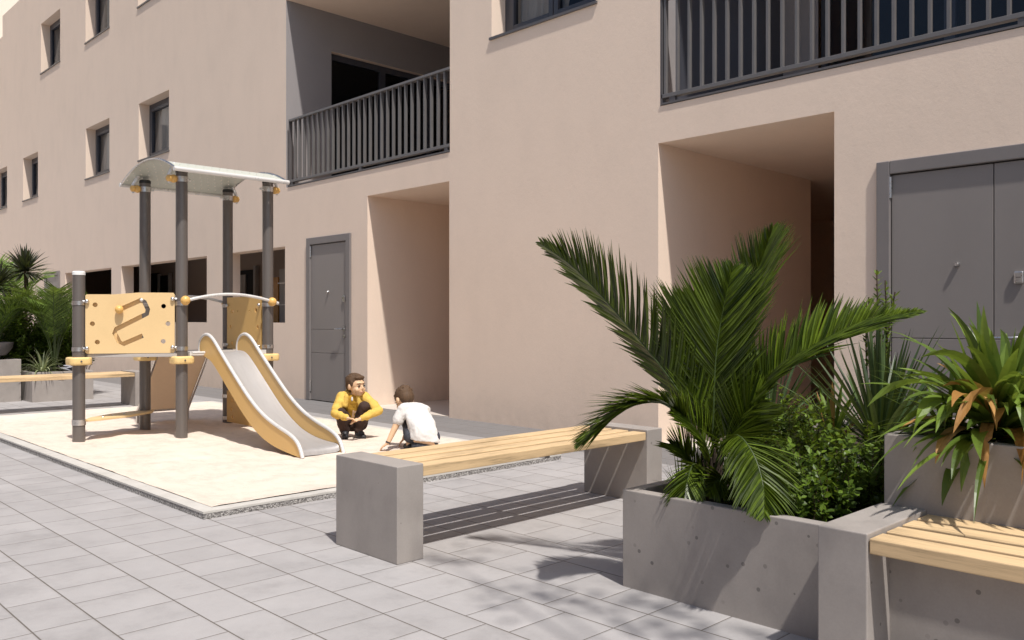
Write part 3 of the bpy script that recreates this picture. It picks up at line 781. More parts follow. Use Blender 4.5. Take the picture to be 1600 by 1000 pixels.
for p, sx_, sy_ in ((P2, -1, .0), (P3, -1, .0), (P4, 1, .0), (P5, 1, .0)):
    cx = p[0] + sx_ * (.115 if sx_ < 0 else .10); m = B(); m.ball((cx, p[1], 2.385), (.03, .032, .034), 16, 10); m.ball((p[0] + sx_ * .075, p[1], 2.385), (.034, .036, .038), 16, 10); m.each('roof_knob', 'yelb', tw, smooth=True)
    m = B(); zr = arch((p[1] - YC) / HW); m.tube([(cx, p[1], 2.34), (cx, p[1], 2.42), (cx - .05 * sx_, p[1], zr)], [.011, .016, .02], 12); m.tube([(p[0] - sx_ * .05, p[1], 2.385), (p[0] - sx_ * .085, p[1], 2.385)], .011, 10)
    m.each('roof_bracket', 'white', tw, smooth=True)

# ------------------------------------------------------------------ benches
def bench(label, x0, y0, along, L=2.0, xs=.15, W=.5, H=.44):
    """pillars at both ends; four slats run along the given axis"""
    t = thing('slatted_bench', label, 'bench', (x0, y0, 0), 'concrete and timber benches')
    def bx(m, a0, a1, b0, b1, z0, z1):
        if along == 'X': m.box(x0 + a0, x0 + a1, y0 + b0, y0 + b1, z0, z1)
        else: m.box(x0 + b0, x0 + b1, y0 - a1, y0 - a0, z0, z1)
        return m
    bx(B(), 0, xs, 0, W, 0, H).build('pillar', 'conc', t, bevel=.004); bx(B(), L - xs, L, 0, W, 0, H).build('pillar', 'conc', t, bevel=.004)
    sw = .097; gp = (W - .012 - 4 * sw) / 3
    for k in range(4):
        b = .006 + k * (sw + gp); bx(B(), xs + .004, L - xs - .004, b, b + sw, H - .062, H - .014).build('slat', 'slatx' if along == 'X' else 'slaty', t, bevel=.004, seg=3)
    m = B()
    for a in (L / 2 - .02,): bx(m, a, a + .04, .02, W - .02, H - .075, H - .0625)
    m.build('support_bar', 'steel', t)
    return t
bench('pale timber slat bench standing between the sandpit and the palm planter', 2.30, 3.10, 'X')
bench('bench of pale timber slats beyond the sandpit, in front of the far planters', 2.30, 11.15, 'X')
bench('bench of pale timber slats against the tall planter with the orange tipped plant', 2.62, 1.281, 'Y', 2.1, .16, .49)

# ------------------------------------------------------------------ planters
def planter(label, x0, x1, y0, y1, H, t=.055, soil=.05):
    o = thing('concrete_planter', label, 'planter', ((x0 + x1) / 2, (y0 + y1) / 2, 0), 'concrete planters')
    m = B(); z = H
    m.box(x0, x1, y0, y0 + t, 0, z); m.box(x0, x1, y1 - t, y1, 0, z); m.box(x0, x0 + t, y0 + t, y1 - t, 0, z); m.box(x1 - t, x1, y0 + t, y1 - t, 0, z)
    bm_o = m.build('planter_wall', 'conc', o)
    # one welded ring with soft arrises instead of four boxes
    me = bpy.data.meshes.new('planter_wall'); off = WL[o.name]
    ring = lambda a, zz: [Vector((x0 + a, y0 + a, zz)) - off, Vector((x1 - a, y0 + a, zz)) - off, Vector((x1 - a, y1 - a, zz)) - off, Vector((x0 + a, y1 - a, zz)) - off]
    v = ring(0, 0) + ring(0, z) + ring(t, z) + ring(t, 0); fs = []
    for i in range(4):
        j = (i + 1) % 4
        fs += [(i, j, 4 + j, 4 + i), (4 + i, 4 + j, 8 + j, 8 + i), (8 + i, 8 + j, 12 + j, 12 + i)]
    me.from_pydata([tuple(q) for q in v], [], fs); me.materials.append(M_['conc']); bm_o.data = me
    b = bm_o.modifiers.new('bevel', 'BEVEL'); b.width = .004; b.segments = 2
    s = B(); nx, ny = 14, 14
    for i in range(nx + 1):
        for j in range(ny + 1):
            x = x0 + t + (x1 - x0 - 2 * t) * i / nx; y = y0 + t + (y1 - y0 - 2 * t) * j / ny
            s.v.append((x, y, H - soil + .02 * noise.noise(Vector((x * 6, y * 6, 0)))))
    for i in range(nx):
        for j in range(ny): a = i * (ny + 1) + j; s.f.append((a, a + ny + 1, a + ny + 2, a + 1)); s.a.append(0)
    s.build('soil', 'soil', o, smooth=True)
    return o
planter('low concrete planter holding the big palm and the glossy shrub', 2.79, 4.13, -.35, 2.21, .40)
# the part of it behind the bench pillar and under the tall planter is hidden
planter('tall concrete planter behind the front bench holding the orange tipped strap plant', 3.105, 4.14, -1.5, 1.268, .69, soil=.06)
planter('concrete planter behind the low one, holding the spiky yucca', 4.25, 5.5, -.6, 2.6, .44)
planter('low far planter holding the spider plant behind the far bench', 3.35, 4.12, 12.60, 14.6, .40)
planter('tall far planter holding the dark crowned dracaena behind the far bench', 1.6, 3.30, 12.92, 14.8, .57)

# ------------------------------------------------------------------ plants
def strip(m, pts, wid, up, val, fold=.25, jit=0):
    """leaf blade: centre points, half widths, folded along the midrib"""
    n0 = len(m.v); n = len(pts)
    for i, p in enumerate(pts):
        t = (pts[min(i + 1, n - 1)] - pts[max(i - 1, 0)])
        if t.length < 1e-7: t = Vector((0, 0, 1))
        t.normalize(); s = t.cross(up)
        if s.length < 1e-4: s = t.orthogonal()
        s.normalize(); nn = s.cross(t)
        m.v += [tuple(p - s * wid[i] + nn * fold * wid[i]), tuple(p), tuple(p + s * wid[i] + nn * fold * wid[i])]
    for i in range(n - 1):
        a = n0 + 3 * i
        m.f += [(a, a + 1, a + 4, a + 3), (a + 1, a + 2, a + 5, a + 4)]; m.a += [val, val]

def curve(ctrl, n):
    c = [Vector(q) for q in ctrl]; c = [c[0] * 2 - c[1]] + c + [c[-1] * 2 - c[-2]]; out = []
    segs = len(c) - 3
    for k in range(n + 1):
        u = k / n * segs; i = min(int(u), segs - 1); t = u - i; p0, p1, p2, p3 = c[i:i + 4]
        out.append(.5 * ((2 * p1) + (p2 - p0) * t + (2 * p0 - 5 * p1 + 4 * p2 - p3) * t * t + (3 * p1 - p0 - 3 * p2 + p3) * t ** 3))
    return out

def frond(m, st, ctrl, nlf, L, W, up, start=.22, fwd=.75, lift=.35, droop=.25, r0=.0055, seed=0, tipL=.35, sides=(1, -1)):
    rn = random.Random(seed); P = curve(ctrl, 60); n = len(P)
    st.tube(P[::3] + [P[-1]], [r0 * (1 - .85 * i / (len(P[::3]))) for i in range(len(P[::3]) + 1)], 6)
    up = Vector(up).normalized()
    for k in range(nlf):
        t = start + (1 - start) * (k + .5) / nlf; i = min(int(t * 60), 59); p = P[i].lerp(P[i + 1], t * 60 - i)
        T = (P[i + 1] - P[i]).normalized(); S = T.cross(up)
        if S.length < 1e-3: continue
        S.normalize(); N = S.cross(T)
        q = (t - start) / (1 - start)
        ll = L * (math.sin(PI * (q * .80 + .14)) ** .6) * (1 if q < .6 else 1 - (1 - tipL) * (q - .6) / .4)
        for sd in sides:
            l = ll * rn.uniform(.86, 1.08); f = fwd + .9 * q * q + rn.uniform(-.14, .14)
            d = (S * sd + T * f + N * (lift + rn.uniform(-.2, .22))).normalized()
            pts = []; pp = p + d * .0; dd = d.copy(); seg = 5; dr_ = droop + rn.uniform(-.18, .22)
            for j in range(seg + 1):
                pts.append(pp.copy()); dd = (dd + Vector((0, 0, -dr_ / seg)) + T * .07 + S * sd * .045).normalized(); pp = pp + dd * l / seg
            w = W * rn.uniform(.85, 1.1); v = rn.random()
            strip(m, pts, [w * .55, w, w, w * .85, w * .5, w * .05], N * 1.0 + S * .35 * sd, v, .35)

def blade_plant(m, base, n, L, W, el=(15, 85), droop=.6, seed=0, fold=.3, seg=8, Lj=.25, vr=(0, 1), spread=.03, az=None, curl=0.):
    rn = random.Random(seed); base = Vector(base)
    for k in range(n):
        a = (k * 2.39996 + rn.uniform(-.3, .3)) if az is None else math.radians(rn.uniform(*az)); q = (k + .5) / n
        e = math.radians(el[0] + (el[1] - el[0]) * q + rn.uniform(-7, 7)); l = L * rn.uniform(1 - Lj, 1 + Lj * .6)
        d = Vector((math.cos(a) * math.cos(e), math.sin(a) * math.cos(e), math.sin(e)))
        p = base + Vector((math.cos(a), math.sin(a), 0)) * spread + Vector((0, 0, .06 * q)); pts = []; dd = d.copy()
        up = Vector((-math.cos(a) * math.sin(e), -math.sin(a) * math.sin(e), math.cos(e))); dr = droop * rn.uniform(.5, 1.4)
        side = Vector((-math.sin(a), math.cos(a), 0)) * rn.uniform(-curl, curl)
        for j in range(seg + 1):
            pts.append(p.copy()); dd = (dd + (Vector((0, 0, -dr)) + side) * (.4 + 1.4 * j / seg) / seg).normalized(); p = p + dd * l / seg
        w = W * rn.uniform(.8, 1.15)
        wd = [w * (.55 + .45 * min(1, j / seg * 3)) * (1 if j / seg < .5 else max(.02, 1 - ((j / seg - .5) / .5) ** 1.8)) for j in range(seg + 1)]
        strip(m, pts, wd, up, rn.uniform(*vr), fold)

def shrub(m, st, base, n, H, R, leafL, seed=0, lean=.35, pairs=None, width=.45, taper=.8):
    rn = random.Random(seed); base = Vector(base)
    for k in range(n):
        a = rn.uniform(0, 2 * PI); rr = R * math.sqrt(rn.random()); s = base + Vector((math.cos(a) * rr * .6, math.sin(a) * rr * .6, 0))
        h = H * rn.uniform(.38, 1.12) * (1 - .35 * (rr / R) ** 2); e = s + Vector((math.cos(a) * rr * lean + rn.uniform(-.04, .04), math.sin(a) * rr * lean + rn.uniform(-.04, .04), h))
        mid = (s + e) / 2 + Vector((rn.uniform(-.03, .03), rn.uniform(-.03, .03), 0)); P = curve([s, mid, e], 14); st.tube(P[::2], [.003 * (1 - .08 * i) for i in range(len(P[::2]))], 4, False)
        stack = [(P, h)]
        for b in range(3):
            i = rn.randint(4, 11); az = rn.uniform(0, 2 * PI); q = P[i] + Vector((math.cos(az) * h * .22, math.sin(az) * h * .22, h * .22)); stack.append((curve([P[i], (P[i] + q) / 2 + Vector((0, 0, -.01)), q], 10), h * .35))
        for Q, hh in stack:
            npair = max(4, int(hh / (leafL * .62)))
            for j in range(npair):
                t = (.12 + .88 * (j + .5) / npair) * (len(Q) - 1); i = min(int(t), len(Q) - 2); p = Q[i].lerp(Q[i + 1], t - i); T = (Q[i + 1] - Q[i]).normalized()
                az = j * 1.5708 + rn.uniform(-.4, .4); X = T.orthogonal().normalized(); Y = T.cross(X)
                for sd in (0, PI):
                    d = (X * math.cos(az + sd) + Y * math.sin(az + sd) + T * rn.uniform(.25, .9)).normalized(); l = leafL * rn.uniform(.7, 1.15)
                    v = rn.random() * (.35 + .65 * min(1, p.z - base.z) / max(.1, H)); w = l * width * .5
                    up = (T - d * T.dot(d)).normalized()
                    strip(m, [p, p + d * l * .35, p + d * l * .7, p + d * l], [w * .25, w, w * .85, w * .05], up, min(1, v + .15 * rn.random()), .2)

F = Vector((math.cos(ANG), math.sin(ANG), 0)); R = Vector((math.sin(ANG), -math.cos(ANG), 0)); Z = Vector((0, 0, 1))
# --- big palm in the near planter
pb = Vector((3.04, 1.94, .34))
pt = thing('palm', 'large dark green feather palm with arching fronds in the low front planter', 'plant', pb)
def loc(r, a, z): return pb + R * r + F * a + Z * (z - pb.z)
tr = B(); tr.tube([loc(0, 0, .30), loc(0, 0, .38), loc(.01, 0, .47), loc(.01, 0, .55)], [.028, .03, .026, .02], 14)
for k in range(40):
    a = k * 2.4; z = .34 + .2 * k / 40; tr.tube([loc(math.cos(a) * .028, math.sin(a) * .028, z), loc(math.cos(a) * .044, math.sin(a) * .044, z + .06)], [.010, .004], 5)
tr.build('trunk', 'trunk', pt)
FR = [
    # ctrl (right, away, height), leaflets, length, up, options
    ([(-.01, 0, .50), (-.05, .02, .66), (-.17, .05, .86), (-.36, .08, 1.10), (-.55, .10, 1.31), (-.70, .11, 1.42)], 92, .29, (-.25, .35, .9), dict(start=.2, lift=.55, fwd=1.0, droop=.02)),
    ([(.02, .03, .50), (.06, .10, .75), (.14, .16, 1.02), (.24, .22, 1.28), (.33, .26, 1.50)], 88, .34, (-.9, -.42, .25), dict(start=.25, lift=.25, fwd=1.25, droop=-.05)),
    ([(.0, .01, .50), (.01, .02, .72), (.025, .04, .95), (.06, .06, 1.15), (.11, .10, 1.32)], 92, .33, (-.25, -.95, .25), dict(start=.12, lift=.32, fwd=1.0, droop=-.12)),
    ([(.02, 0, .50), (.07, -.02, .64), (.19, -.03, .84), (.38, -.02, .97), (.62, 0, 1.07), (.86, .02, 1.13)], 98, .27, (-.05, -.35, .95), dict(start=.2, lift=.6, fwd=.95, droop=.0)),
    ([(-.02, -.01, .48), (-.08, -.03, .64), (-.19, -.05, .755), (-.33, -.06, .755), (-.46, -.07, .67), (-.55, -.07, .60)], 84, .25, (-.15, .05, 1), dict(start=.28, lift=.25, fwd=.85, droop=.12)),
    ([(.0, -.03, .48), (.01, -.12, .60), (.045, -.22, .655), (.075, -.33, .60), (.085, -.42, .50), (.075, -.46, .40)], 92, .22, (.2, -.75, .6), dict(start=.2, lift=.05, fwd=.55, droop=.35)),
    ([(-.01, .04, .50), (-.03, .10, .74), (-.05, .15, .98), (-.05, .18, 1.20)], 84, .34, (.2, -.7, .5), dict(start=.2, lift=.3, fwd=1.1, droop=0.)),
    ([(.01, .04, .50), (.08, .14, .66), (.20, .24, .84), (.34, .33, .92)], 66, .24, (-.1, -.4, .9), dict(start=.2, lift=.4, fwd=.9, droop=.05)),
    ([(-.02, .0, .46), (-.09, -.08, .52), (-.13, -.14, .47), (-.15, -.17, .38)], 34, .14, (-.3, -.4, .8), dict(start=.3, lift=.1, fwd=.8, droop=.3)),
    ([(.0, .02, .40), (-.07, .02, .50), (-.12, .03, .56), (-.16, .04, .58)], 34, .15, (.1, -.5, .8), dict(start=.15, lift=.3, fwd=.9, droop=.1)),
    ([(.0, -.02, .38), (.02, -.10, .46), (-.02, -.16, .47), (-.06, -.20, .42)], 34, .13, (.1, -.5, .8), dict(start=.15, lift=.2, fwd=.8, droop=.3)),
    ([(.01, .0, .40), (.08, -.05, .50), (.14, -.09, .54), (.20, -.12, .52)], 36, .15, (.1, -.5, .8), dict(start=.15, lift=.3, fwd=.9, droop=.2)),
    ([(.0, .0, .44), (-.03, -.03, .58), (-.10, -.05, .68), (-.17, -.06, .74)], 46, .17, (.2, -.5, .6), dict(start=.15, lift=.35, fwd=1.0, droop=.05)),
    ([(.02, -.02, .50), (.07, -.06, .62), (.11, -.10, .72), (.17, -.14, .78)], 58, .22, (.0, -.6, .7), dict(start=.25, lift=.35, fwd=.9, droop=.1)),
]
for i, (c, nl, L, up, op) in enumerate(FR):
    m, st = B(), B(); u = R * up[0] + F * up[1] + Z * up[2]
    frond(m, st, [loc(*q) for q in c], int(nl * (1.75 if i in (0, 3, 4) else 1.4)), L, (.0078 if i in (0, 3, 4) else .0056), u, seed=i + 3, **op)
    fo = m.build('frond', 'palm', pt); st.build('stalk', 'rachis', fo, smooth=True)

# --- glossy shrub next to the palm
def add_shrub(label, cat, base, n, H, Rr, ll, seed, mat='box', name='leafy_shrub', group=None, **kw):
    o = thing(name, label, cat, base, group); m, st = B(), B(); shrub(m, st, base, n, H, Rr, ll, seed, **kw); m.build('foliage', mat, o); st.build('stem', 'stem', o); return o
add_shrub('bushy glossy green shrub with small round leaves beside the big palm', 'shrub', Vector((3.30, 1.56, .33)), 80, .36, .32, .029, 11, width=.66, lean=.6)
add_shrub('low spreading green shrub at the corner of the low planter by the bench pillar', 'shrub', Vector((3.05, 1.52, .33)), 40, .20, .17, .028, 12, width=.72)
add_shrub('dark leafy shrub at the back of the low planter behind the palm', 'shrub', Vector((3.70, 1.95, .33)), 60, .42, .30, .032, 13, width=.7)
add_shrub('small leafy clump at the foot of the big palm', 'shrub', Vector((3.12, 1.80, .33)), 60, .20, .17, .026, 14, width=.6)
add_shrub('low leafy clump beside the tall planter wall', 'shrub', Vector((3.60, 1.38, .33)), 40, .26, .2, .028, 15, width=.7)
def add_blades(name, label, cat, base, specs, group=None):
    o = thing(name, label, cat, base, group)
    for pn, mat, kw in specs:
        m = B(); blade_plant(m, base, **kw); m.build(pn, mat, o)
    return o
add_blades('grass_tuft', 'small pale tuft of striped grass beside the tall planter wall', 'plant', Vector((3.42, 1.42, .36)), [('leaves', 'pale', dict(n=22, L=.17, W=.006, el=(25, 80), droop=.9, seed=5))])
add_blades('grass_tuft', 'fine dark grass tuft at the left foot of the palm', 'plant', Vector((2.98, 2.05, .35)), [('leaves', 'palm2', dict(n=34, L=.13, W=.003, el=(25, 85), droop=.7, seed=6))])
# --- plants in the planter behind
add_blades('yucca', 'spiky dark green yucca in the planter behind, right of the palm', 'plant', Vector((4.50, 1.86, .42)),
    [('leaves', 'yucca', dict(n=95, L=.62, W=.013, el=(5, 88), droop=.12, seed=8, fold=.35, Lj=.2))])
add_blades('yucca', 'pale bladed yucca behind the palm with leaves fanning to the left', 'plant', Vector((4.55, 2.52, .42)),
    [('leaves', 'yucca', dict(n=42, L=.52, W=.012, el=(15, 85), droop=.2, seed=9, fold=.35, Lj=.2))])
add_blades('strap_plant', 'small strap leaved plant with one orange leaf left of the spiky yucca', 'plant', Vector((4.42, 2.08, .42)),
    [('leaves', 'strap', dict(n=44, L=.30, W=.011, el=(10, 80), droop=.9, seed=10)), ('dry_leaf', 'dry', dict(n=5, L=.27, W=.012, el=(30, 88), droop=.2, seed=14))])
add_shrub('low green shrub at the foot of the spiky yucca', 'shrub', Vector((4.6, 1.75, .40)), 40, .2, .3, .035, 21)
tl = thing('slender_shrub', 'slender upright shrub with small pale leaves against the wall by the double door', 'shrub', (4.95, 2.05, .40)); m, st = B(), B()
for j in range(7):
    rn = random.Random(40 + j); s0 = Vector((4.95, 2.05, .40)); e = s0 + Vector((rn.uniform(-.06, .06), rn.uniform(-.09, .09), rn.uniform(.8, 1.02)))
    P = curve([s0, (s0 + e) / 2 + Vector((rn.uniform(-.03, .03), rn.uniform(-.03, .03), 0)), e], 30); st.tube(P[::3], .004, 5, False)
    for i in range(8, 30):
        for s_ in range(3):
            az = rn.uniform(0, 2 * PI); d = Vector((math.cos(az), math.sin(az), rn.uniform(.3, 1.2))).normalized(); l = rn.uniform(.035, .055); p = P[i]
            strip(m, [p, p + d * l * .4, p + d * l * .75, p + d * l], [.002, .008, .0065, .0005], Vector((0, 0, 1)), rn.random(), .2)
m.build('foliage', 'strap', tl); st.build('stem', 'stem', tl)
# --- the big strap plant in the tall planter
sb_ = Vector((3.36, .97, .67))
add_blades('strap_plant', 'large strap leaved plant with orange dry tips spilling over the tall planter', 'plant', sb_, [
    ('leaves', 'strap', dict(n=88, L=.43, W=.024, el=(-5, 80), droop=1.1, seed=31, fold=.28, seg=10, curl=.5)),
    ('thin_leaf', 'strap', dict(n=34, L=.50, W=.011, el=(0, 55), droop=.9, seed=33, fold=.28, seg=10, curl=.4, az=(70, 230))),
    ('hanging_leaf', 'strap', dict(n=26, L=.44, W=.026, el=(30, 62), droop=2.3, seed=32, fold=.22, seg=12, curl=.6, az=(125, 285))),
    ('dry_leaf', 'dry', dict(n=6, L=.36, W=.022, el=(20, 78), droop=1.2, seed=36, fold=.2, seg=10, curl=.7)),
    ('dry_hanging_leaf', 'dry', dict(n=9, L=.42, W=.025, el=(28, 60), droop=2.4, seed=38, fold=.2, seg=12, curl=.7, az=(130, 280))),
    ('upright_leaf', 'strap', dict(n=12, L=.40, W=.030, el=(64, 86), droop=.3, seed=34, fold=.3, seg=8, curl=.2))])
add_blades('grass_tuft', 'low dark strap leaves at the left end of the tall planter', 'plant', Vector((3.35, 1.13, .65)), [('leaves', 'strap', dict(n=30, L=.30, W=.008, el=(5, 70), droop=.9, seed=37))])
# --- courtyard tree standing beside the camera: its leaves dapple the paving
tt = thing('tree', 'small courtyard tree with sparse branches standing right of the view', 'tree', (.9, -1.7, 0)); m = B(); m.tube(curve([(.9, -1.7, 0), (.95, -1.6, 1.2), (1.1, -1.3, 2.3), (1.4, -.7, 2.9)], 16), [.06 * (1 - .035 * i) for i in range(17)], 10); m.build('trunk', 'stem', tt, smooth=True)
m, st = B(), B(); rn = random.Random(77)
for (x, y, z, r_, nn_) in ((1.95, .85, 3.0, .22, 26), (2.12, .45, 3.05, .25, 46), (2.02, .05, 2.95, .28, 44), (2.0, 1.45, 3.1, .16, 16)):
    st.tube(curve([(1.4, -.7, 2.9), ((1.4 + x) / 2, (y - .7) / 2 + .05, 3.02), (x, y, z)], 10), [.018 * (1 - .07 * i) for i in range(11)], 6)
    for k in range(nn_):
        p = Vector((x + rn.gauss(0, r_ * .5), y + rn.gauss(0, r_ * .5), z + rn.gauss(0, .09))); d = Vector((rn.uniform(-1, 1), rn.uniform(-1, 1), rn.uniform(-.6, .2))).normalized(); l = rn.uniform(.06, .1)
        strip(m, [p, p + d * l * .35, p + d * l * .7, p + d * l], [.003, .02, .017, .001], Vector((0, 0, 1)), rn.random(), .15)
m.build('crown', 'palm2', tt); st.build('branch', 'stem', tt, smooth=True)
# --- far planters
def areca(name, label, base, n, H, spread, seed, L=.2, lean=(0, 0), cnt=38, mat='palm2'):
    o = thing(name, label, 'plant', base); base = Vector(base); rn = random.Random(seed)
    for k in range(n):
        a = k * 2.4 + rn.uniform(-.4, .4); s = spread * rn.uniform(.5, 1.1); h = H * rn.uniform(.75, 1.08); d = Vector((math.cos(a), math.sin(a), 0)) + Vector((lean[0], lean[1], 0))
        c = [base, base + d * s * .15 + Z * h * .45, base + d * s * .5 + Z * h * .85, base + d * s + Z * h * rn.uniform(.72, 1.0)]
        m, st = B(), B(); frond(m, st, c, cnt, L, .0068, Z - d * .3, seed=seed * 7 + k, start=.3, fwd=.8, lift=.35, droop=.35, r0=.008)
        fo = m.build('frond', mat, o); st.build('stalk', 'rachis', fo)
    return o
areca('areca_palm', 'bright green areca palm in the low far planter', Vector((3.72, 12.95, .36)), 16, 1.22, .75, 3, .26)
areca('areca_palm', 'broad dark green palm spilling out of the tall far planter', Vector((3.0, 13.25, .55)), 14, .95, .85, 5, .32, lean=(.2, -.2))
areca('areca_palm', 'small light green palm behind the far planters near the post', Vector((4.0, 14.0, .4)), 12, 1.1, .6, 6, .28)
areca('areca_palm', 'tall pale green palm rising behind the dark crowned dracaenas', Vector((3.55, 14.4, .36)), 10, 1.8, .6, 9, .34, mat='palm3')
add_shrub('dark dense shrub behind the areca palm in the far planter', 'shrub', Vector((4.05, 13.5, .36)), 120, 1.0, .5, .05, 51, width=.5)
add_shrub('dark dense shrub between the two far planters', 'shrub', Vector((3.5, 13.6, .36)), 110, .95, .45, .055, 52, width=.5)
for (x, y, z, lab, sd, L) in ((3.52, 13.6, 1.80, 'dark crowned dracaena on a thin stem, the taller of the two far ones', 61, .34), (3.10, 13.3, 1.58, 'dark crowned dracaena on a thin stem, the shorter one at the photo edge', 62, .34)):
    o = thing('dracaena', lab, 'plant', (x, y, .6)); m = B(); m.tube([(x - .05, y, .5), (x + .02, y, 1.0), (x, y, z)], [.022, .018, .016], 8); m.build('trunk', 'stem', o)
    m = B(); blade_plant(m, (x, y, z - .03), n=120, L=L, W=.019, el=(-25, 88), droop=.35, seed=sd, fold=.3, seg=6); m.build('leaves', 'drac', o)
add_blades('spider_plant', 'low spider plant with cream striped leaves at the front of the far planter', 'plant', Vector((3.52, 12.78, .38)), [('leaves', 'pale', dict(n=64, L=.30, W=.009, el=(5, 80), droop=1.3, seed=71))])
m = B()
rn = random.Random(5); ps = Vector((3.86, 12.78, .40))
for k in range(9):
    a = rn.uniform(0, 2 * PI); p = ps + Vector((math.cos(a) * .12 * rn.random(), math.sin(a) * .05, .02 + .012 * k * .5)); m.ball(p, (rn.uniform(.05, .09), rn.uniform(.03, .05), rn.uniform(.012, .02)), 10, 6, Matrix.Rotation(rn.uniform(-.4, .4), 3, 'Y'))
tag(m.build('stone_heap', 'grey', None, smooth=True), 'small heap of flat grey stones beside the spider plant', 'stones')
# bowl half hidden under the palm in the tall far planter
m = B(); bx_, by_ = 2.99, 13.08
prof = [(.05, .60), (.17, .63), (.24, .72), (.255, .80), (.24, .80), (.225, .73)]
seg = 28
for i in range(len(prof) - 1):
    for k_ in range(seg):
        a, b = 2 * PI * k_ / seg, 2 * PI * (k_ + 1) / seg; (r1, z1), (r2, z2) = prof[i], prof[i + 1]
        m.face([(bx_ + r1 * math.cos(a), by_ + r1 * math.sin(a), z1), (bx_ + r1 * math.cos(b), by_ + r1 * math.sin(b), z1), (bx_ + r2 * math.cos(b), by_ + r2 * math.sin(b), z2), (bx_ + r2 * math.cos(a), by_ + r2 * math.sin(a), z2)])
tag(m.build('plant_bowl', 'dark', None, smooth=True, weld=True), 'dark round bowl half hidden under the palm in the tall far planter', 'bowl')

# ------------------------------------------------------------------ the two boys
def fuse(b, name, mat, parent, voxel=.006, smooth=4, fac=.5, disp=0):
    o = b.build(name, mat, parent, smooth=True, angle=180)
    r = o.modifiers.new('fuse', 'REMESH'); r.mode = 'VOXEL'; r.voxel_size = voxel; r.use_smooth_shade = True
    s = o.modifiers.new('soften', 'SMOOTH'); s.iterations = smooth; s.factor = fac
    if disp:
        tx = bpy.data.textures.new(name + ' folds', 'CLOUDS'); tx.noise_scale = .07; tx.noise_depth = 2
        dm = o.modifiers.new('folds', 'DISPLACE'); dm.texture = tx; dm.strength = disp; dm.mid_level = .5; dm.texture_coords = 'LOCAL'
    return o
def frame3(fwd, up=Z):
    f = Vector(fwd).normalized(); s = f.cross(Vector(up)).normalized(); u = s.cross(f); return f, s, u   # forward, own right, up
def head(bd, c, fwd, up, s=1.0):
    """adds skull, jaw, nose, ears, chin to the body mesh; c = centre of the head"""
    f, r, u = frame3(fwd, up); Rm = Matrix((r, f, u)).transposed()
    P = lambda x, y, z: c + (r * x + f * y + u * z) * s
    bd.ball(P(0, -.012, .022), Vector((.074, .090, .083)) * s, 24, 16, Rm)
    bd.ball(P(0, .022, -.030), Vector((.060, .062, .066)) * s, 20, 14, Rm)
    bd.ball(P(0, .052, -.072), Vector((.026, .022, .020)) * s, 14, 10, Rm)
    for q in (-1, 1):
        bd.ball(P(q * .034, .054, -.032), Vector((.026, .022, .024)) * s, 14, 10, Rm)
        bd.ball(P(q * .076, -.010, -.008), Vector((.010, .020, .028)) * s, 14, 10, Rm)
    bd.tube([P(0, .078, .006), P(0, .096, -.022)], [.006 * s, .010 * s], 10); bd.ball(P(0, .087, -.025), .0105 * s, 12, 8)
    bd.ball(P(0, .078, -.048), Vector((.020, .010, .010)) * s, 12, 8, Rm)
    bd.ball(P(0, .060, .030), Vector((.050, .024, .012)) * s, 12, 8, Rm)
    return P, Rm, (f, r, u)
def face_bits(parent, P, Rm, s):
    for q in (-1, 1):
        m = B(); m.ball(P(q * .030, .0765, .004), Vector((.0115, .0065, .0075)) * s, 12, 8, Rm); m.build('eye', 'eye', parent, smooth=True)
        m = B(); m.tube([P(q * .016, .084, .024), P(q * .032, .082, .029), P(q * .046, .073, .024)], [.003 * s, .0038 * s, .002 * s], 6); m.build('eyebrow', 'hair', parent, smooth=True)
    m = B(); m.tube([P(-.020, .077, -.050), P(-.008, .0865, -.0545), P(.008, .0865, -.0545), P(.020, .077, -.050)], [.002 * s, .0042 * s, .0042 * s, .002 * s], 8); m.build('mouth', 'lip', parent, smooth=True)
def hair(parent, P, Rm, s, seed):
    m = B(); m.ball(P(0, -.024, .040), Vector((.081, .092, .080)) * s, 28, 18, Rm); m.ball(P(0, -.050, .000), Vector((.072, .062, .072)) * s, 20, 14, Rm)
    m.ball(P(.0, .048, .078), Vector((.056, .030, .024)) * s, 16, 10, Rm)
    for q in (-1, 1): m.ball(P(q * .070, .012, .026), Vector((.010, .020, .030)) * s, 10, 8, Rm)
    rn = random.Random(seed)
    for k in range(60):
        a = rn.uniform(0, 2 * PI); e = rn.uniform(.1, 1.3); x, y, z = math.cos(a) * math.cos(e) * .078, -.024 + math.sin(a) * math.cos(e) * .088, .040 + math.sin(e) * .078
        m.ball(P(x, y, z), Vector((.006, .018, .006)) * s * rn.uniform(.7, 1.2), 8, 6, Rm)
    fuse(m, 'hair', 'hair', parent, .005, 2)
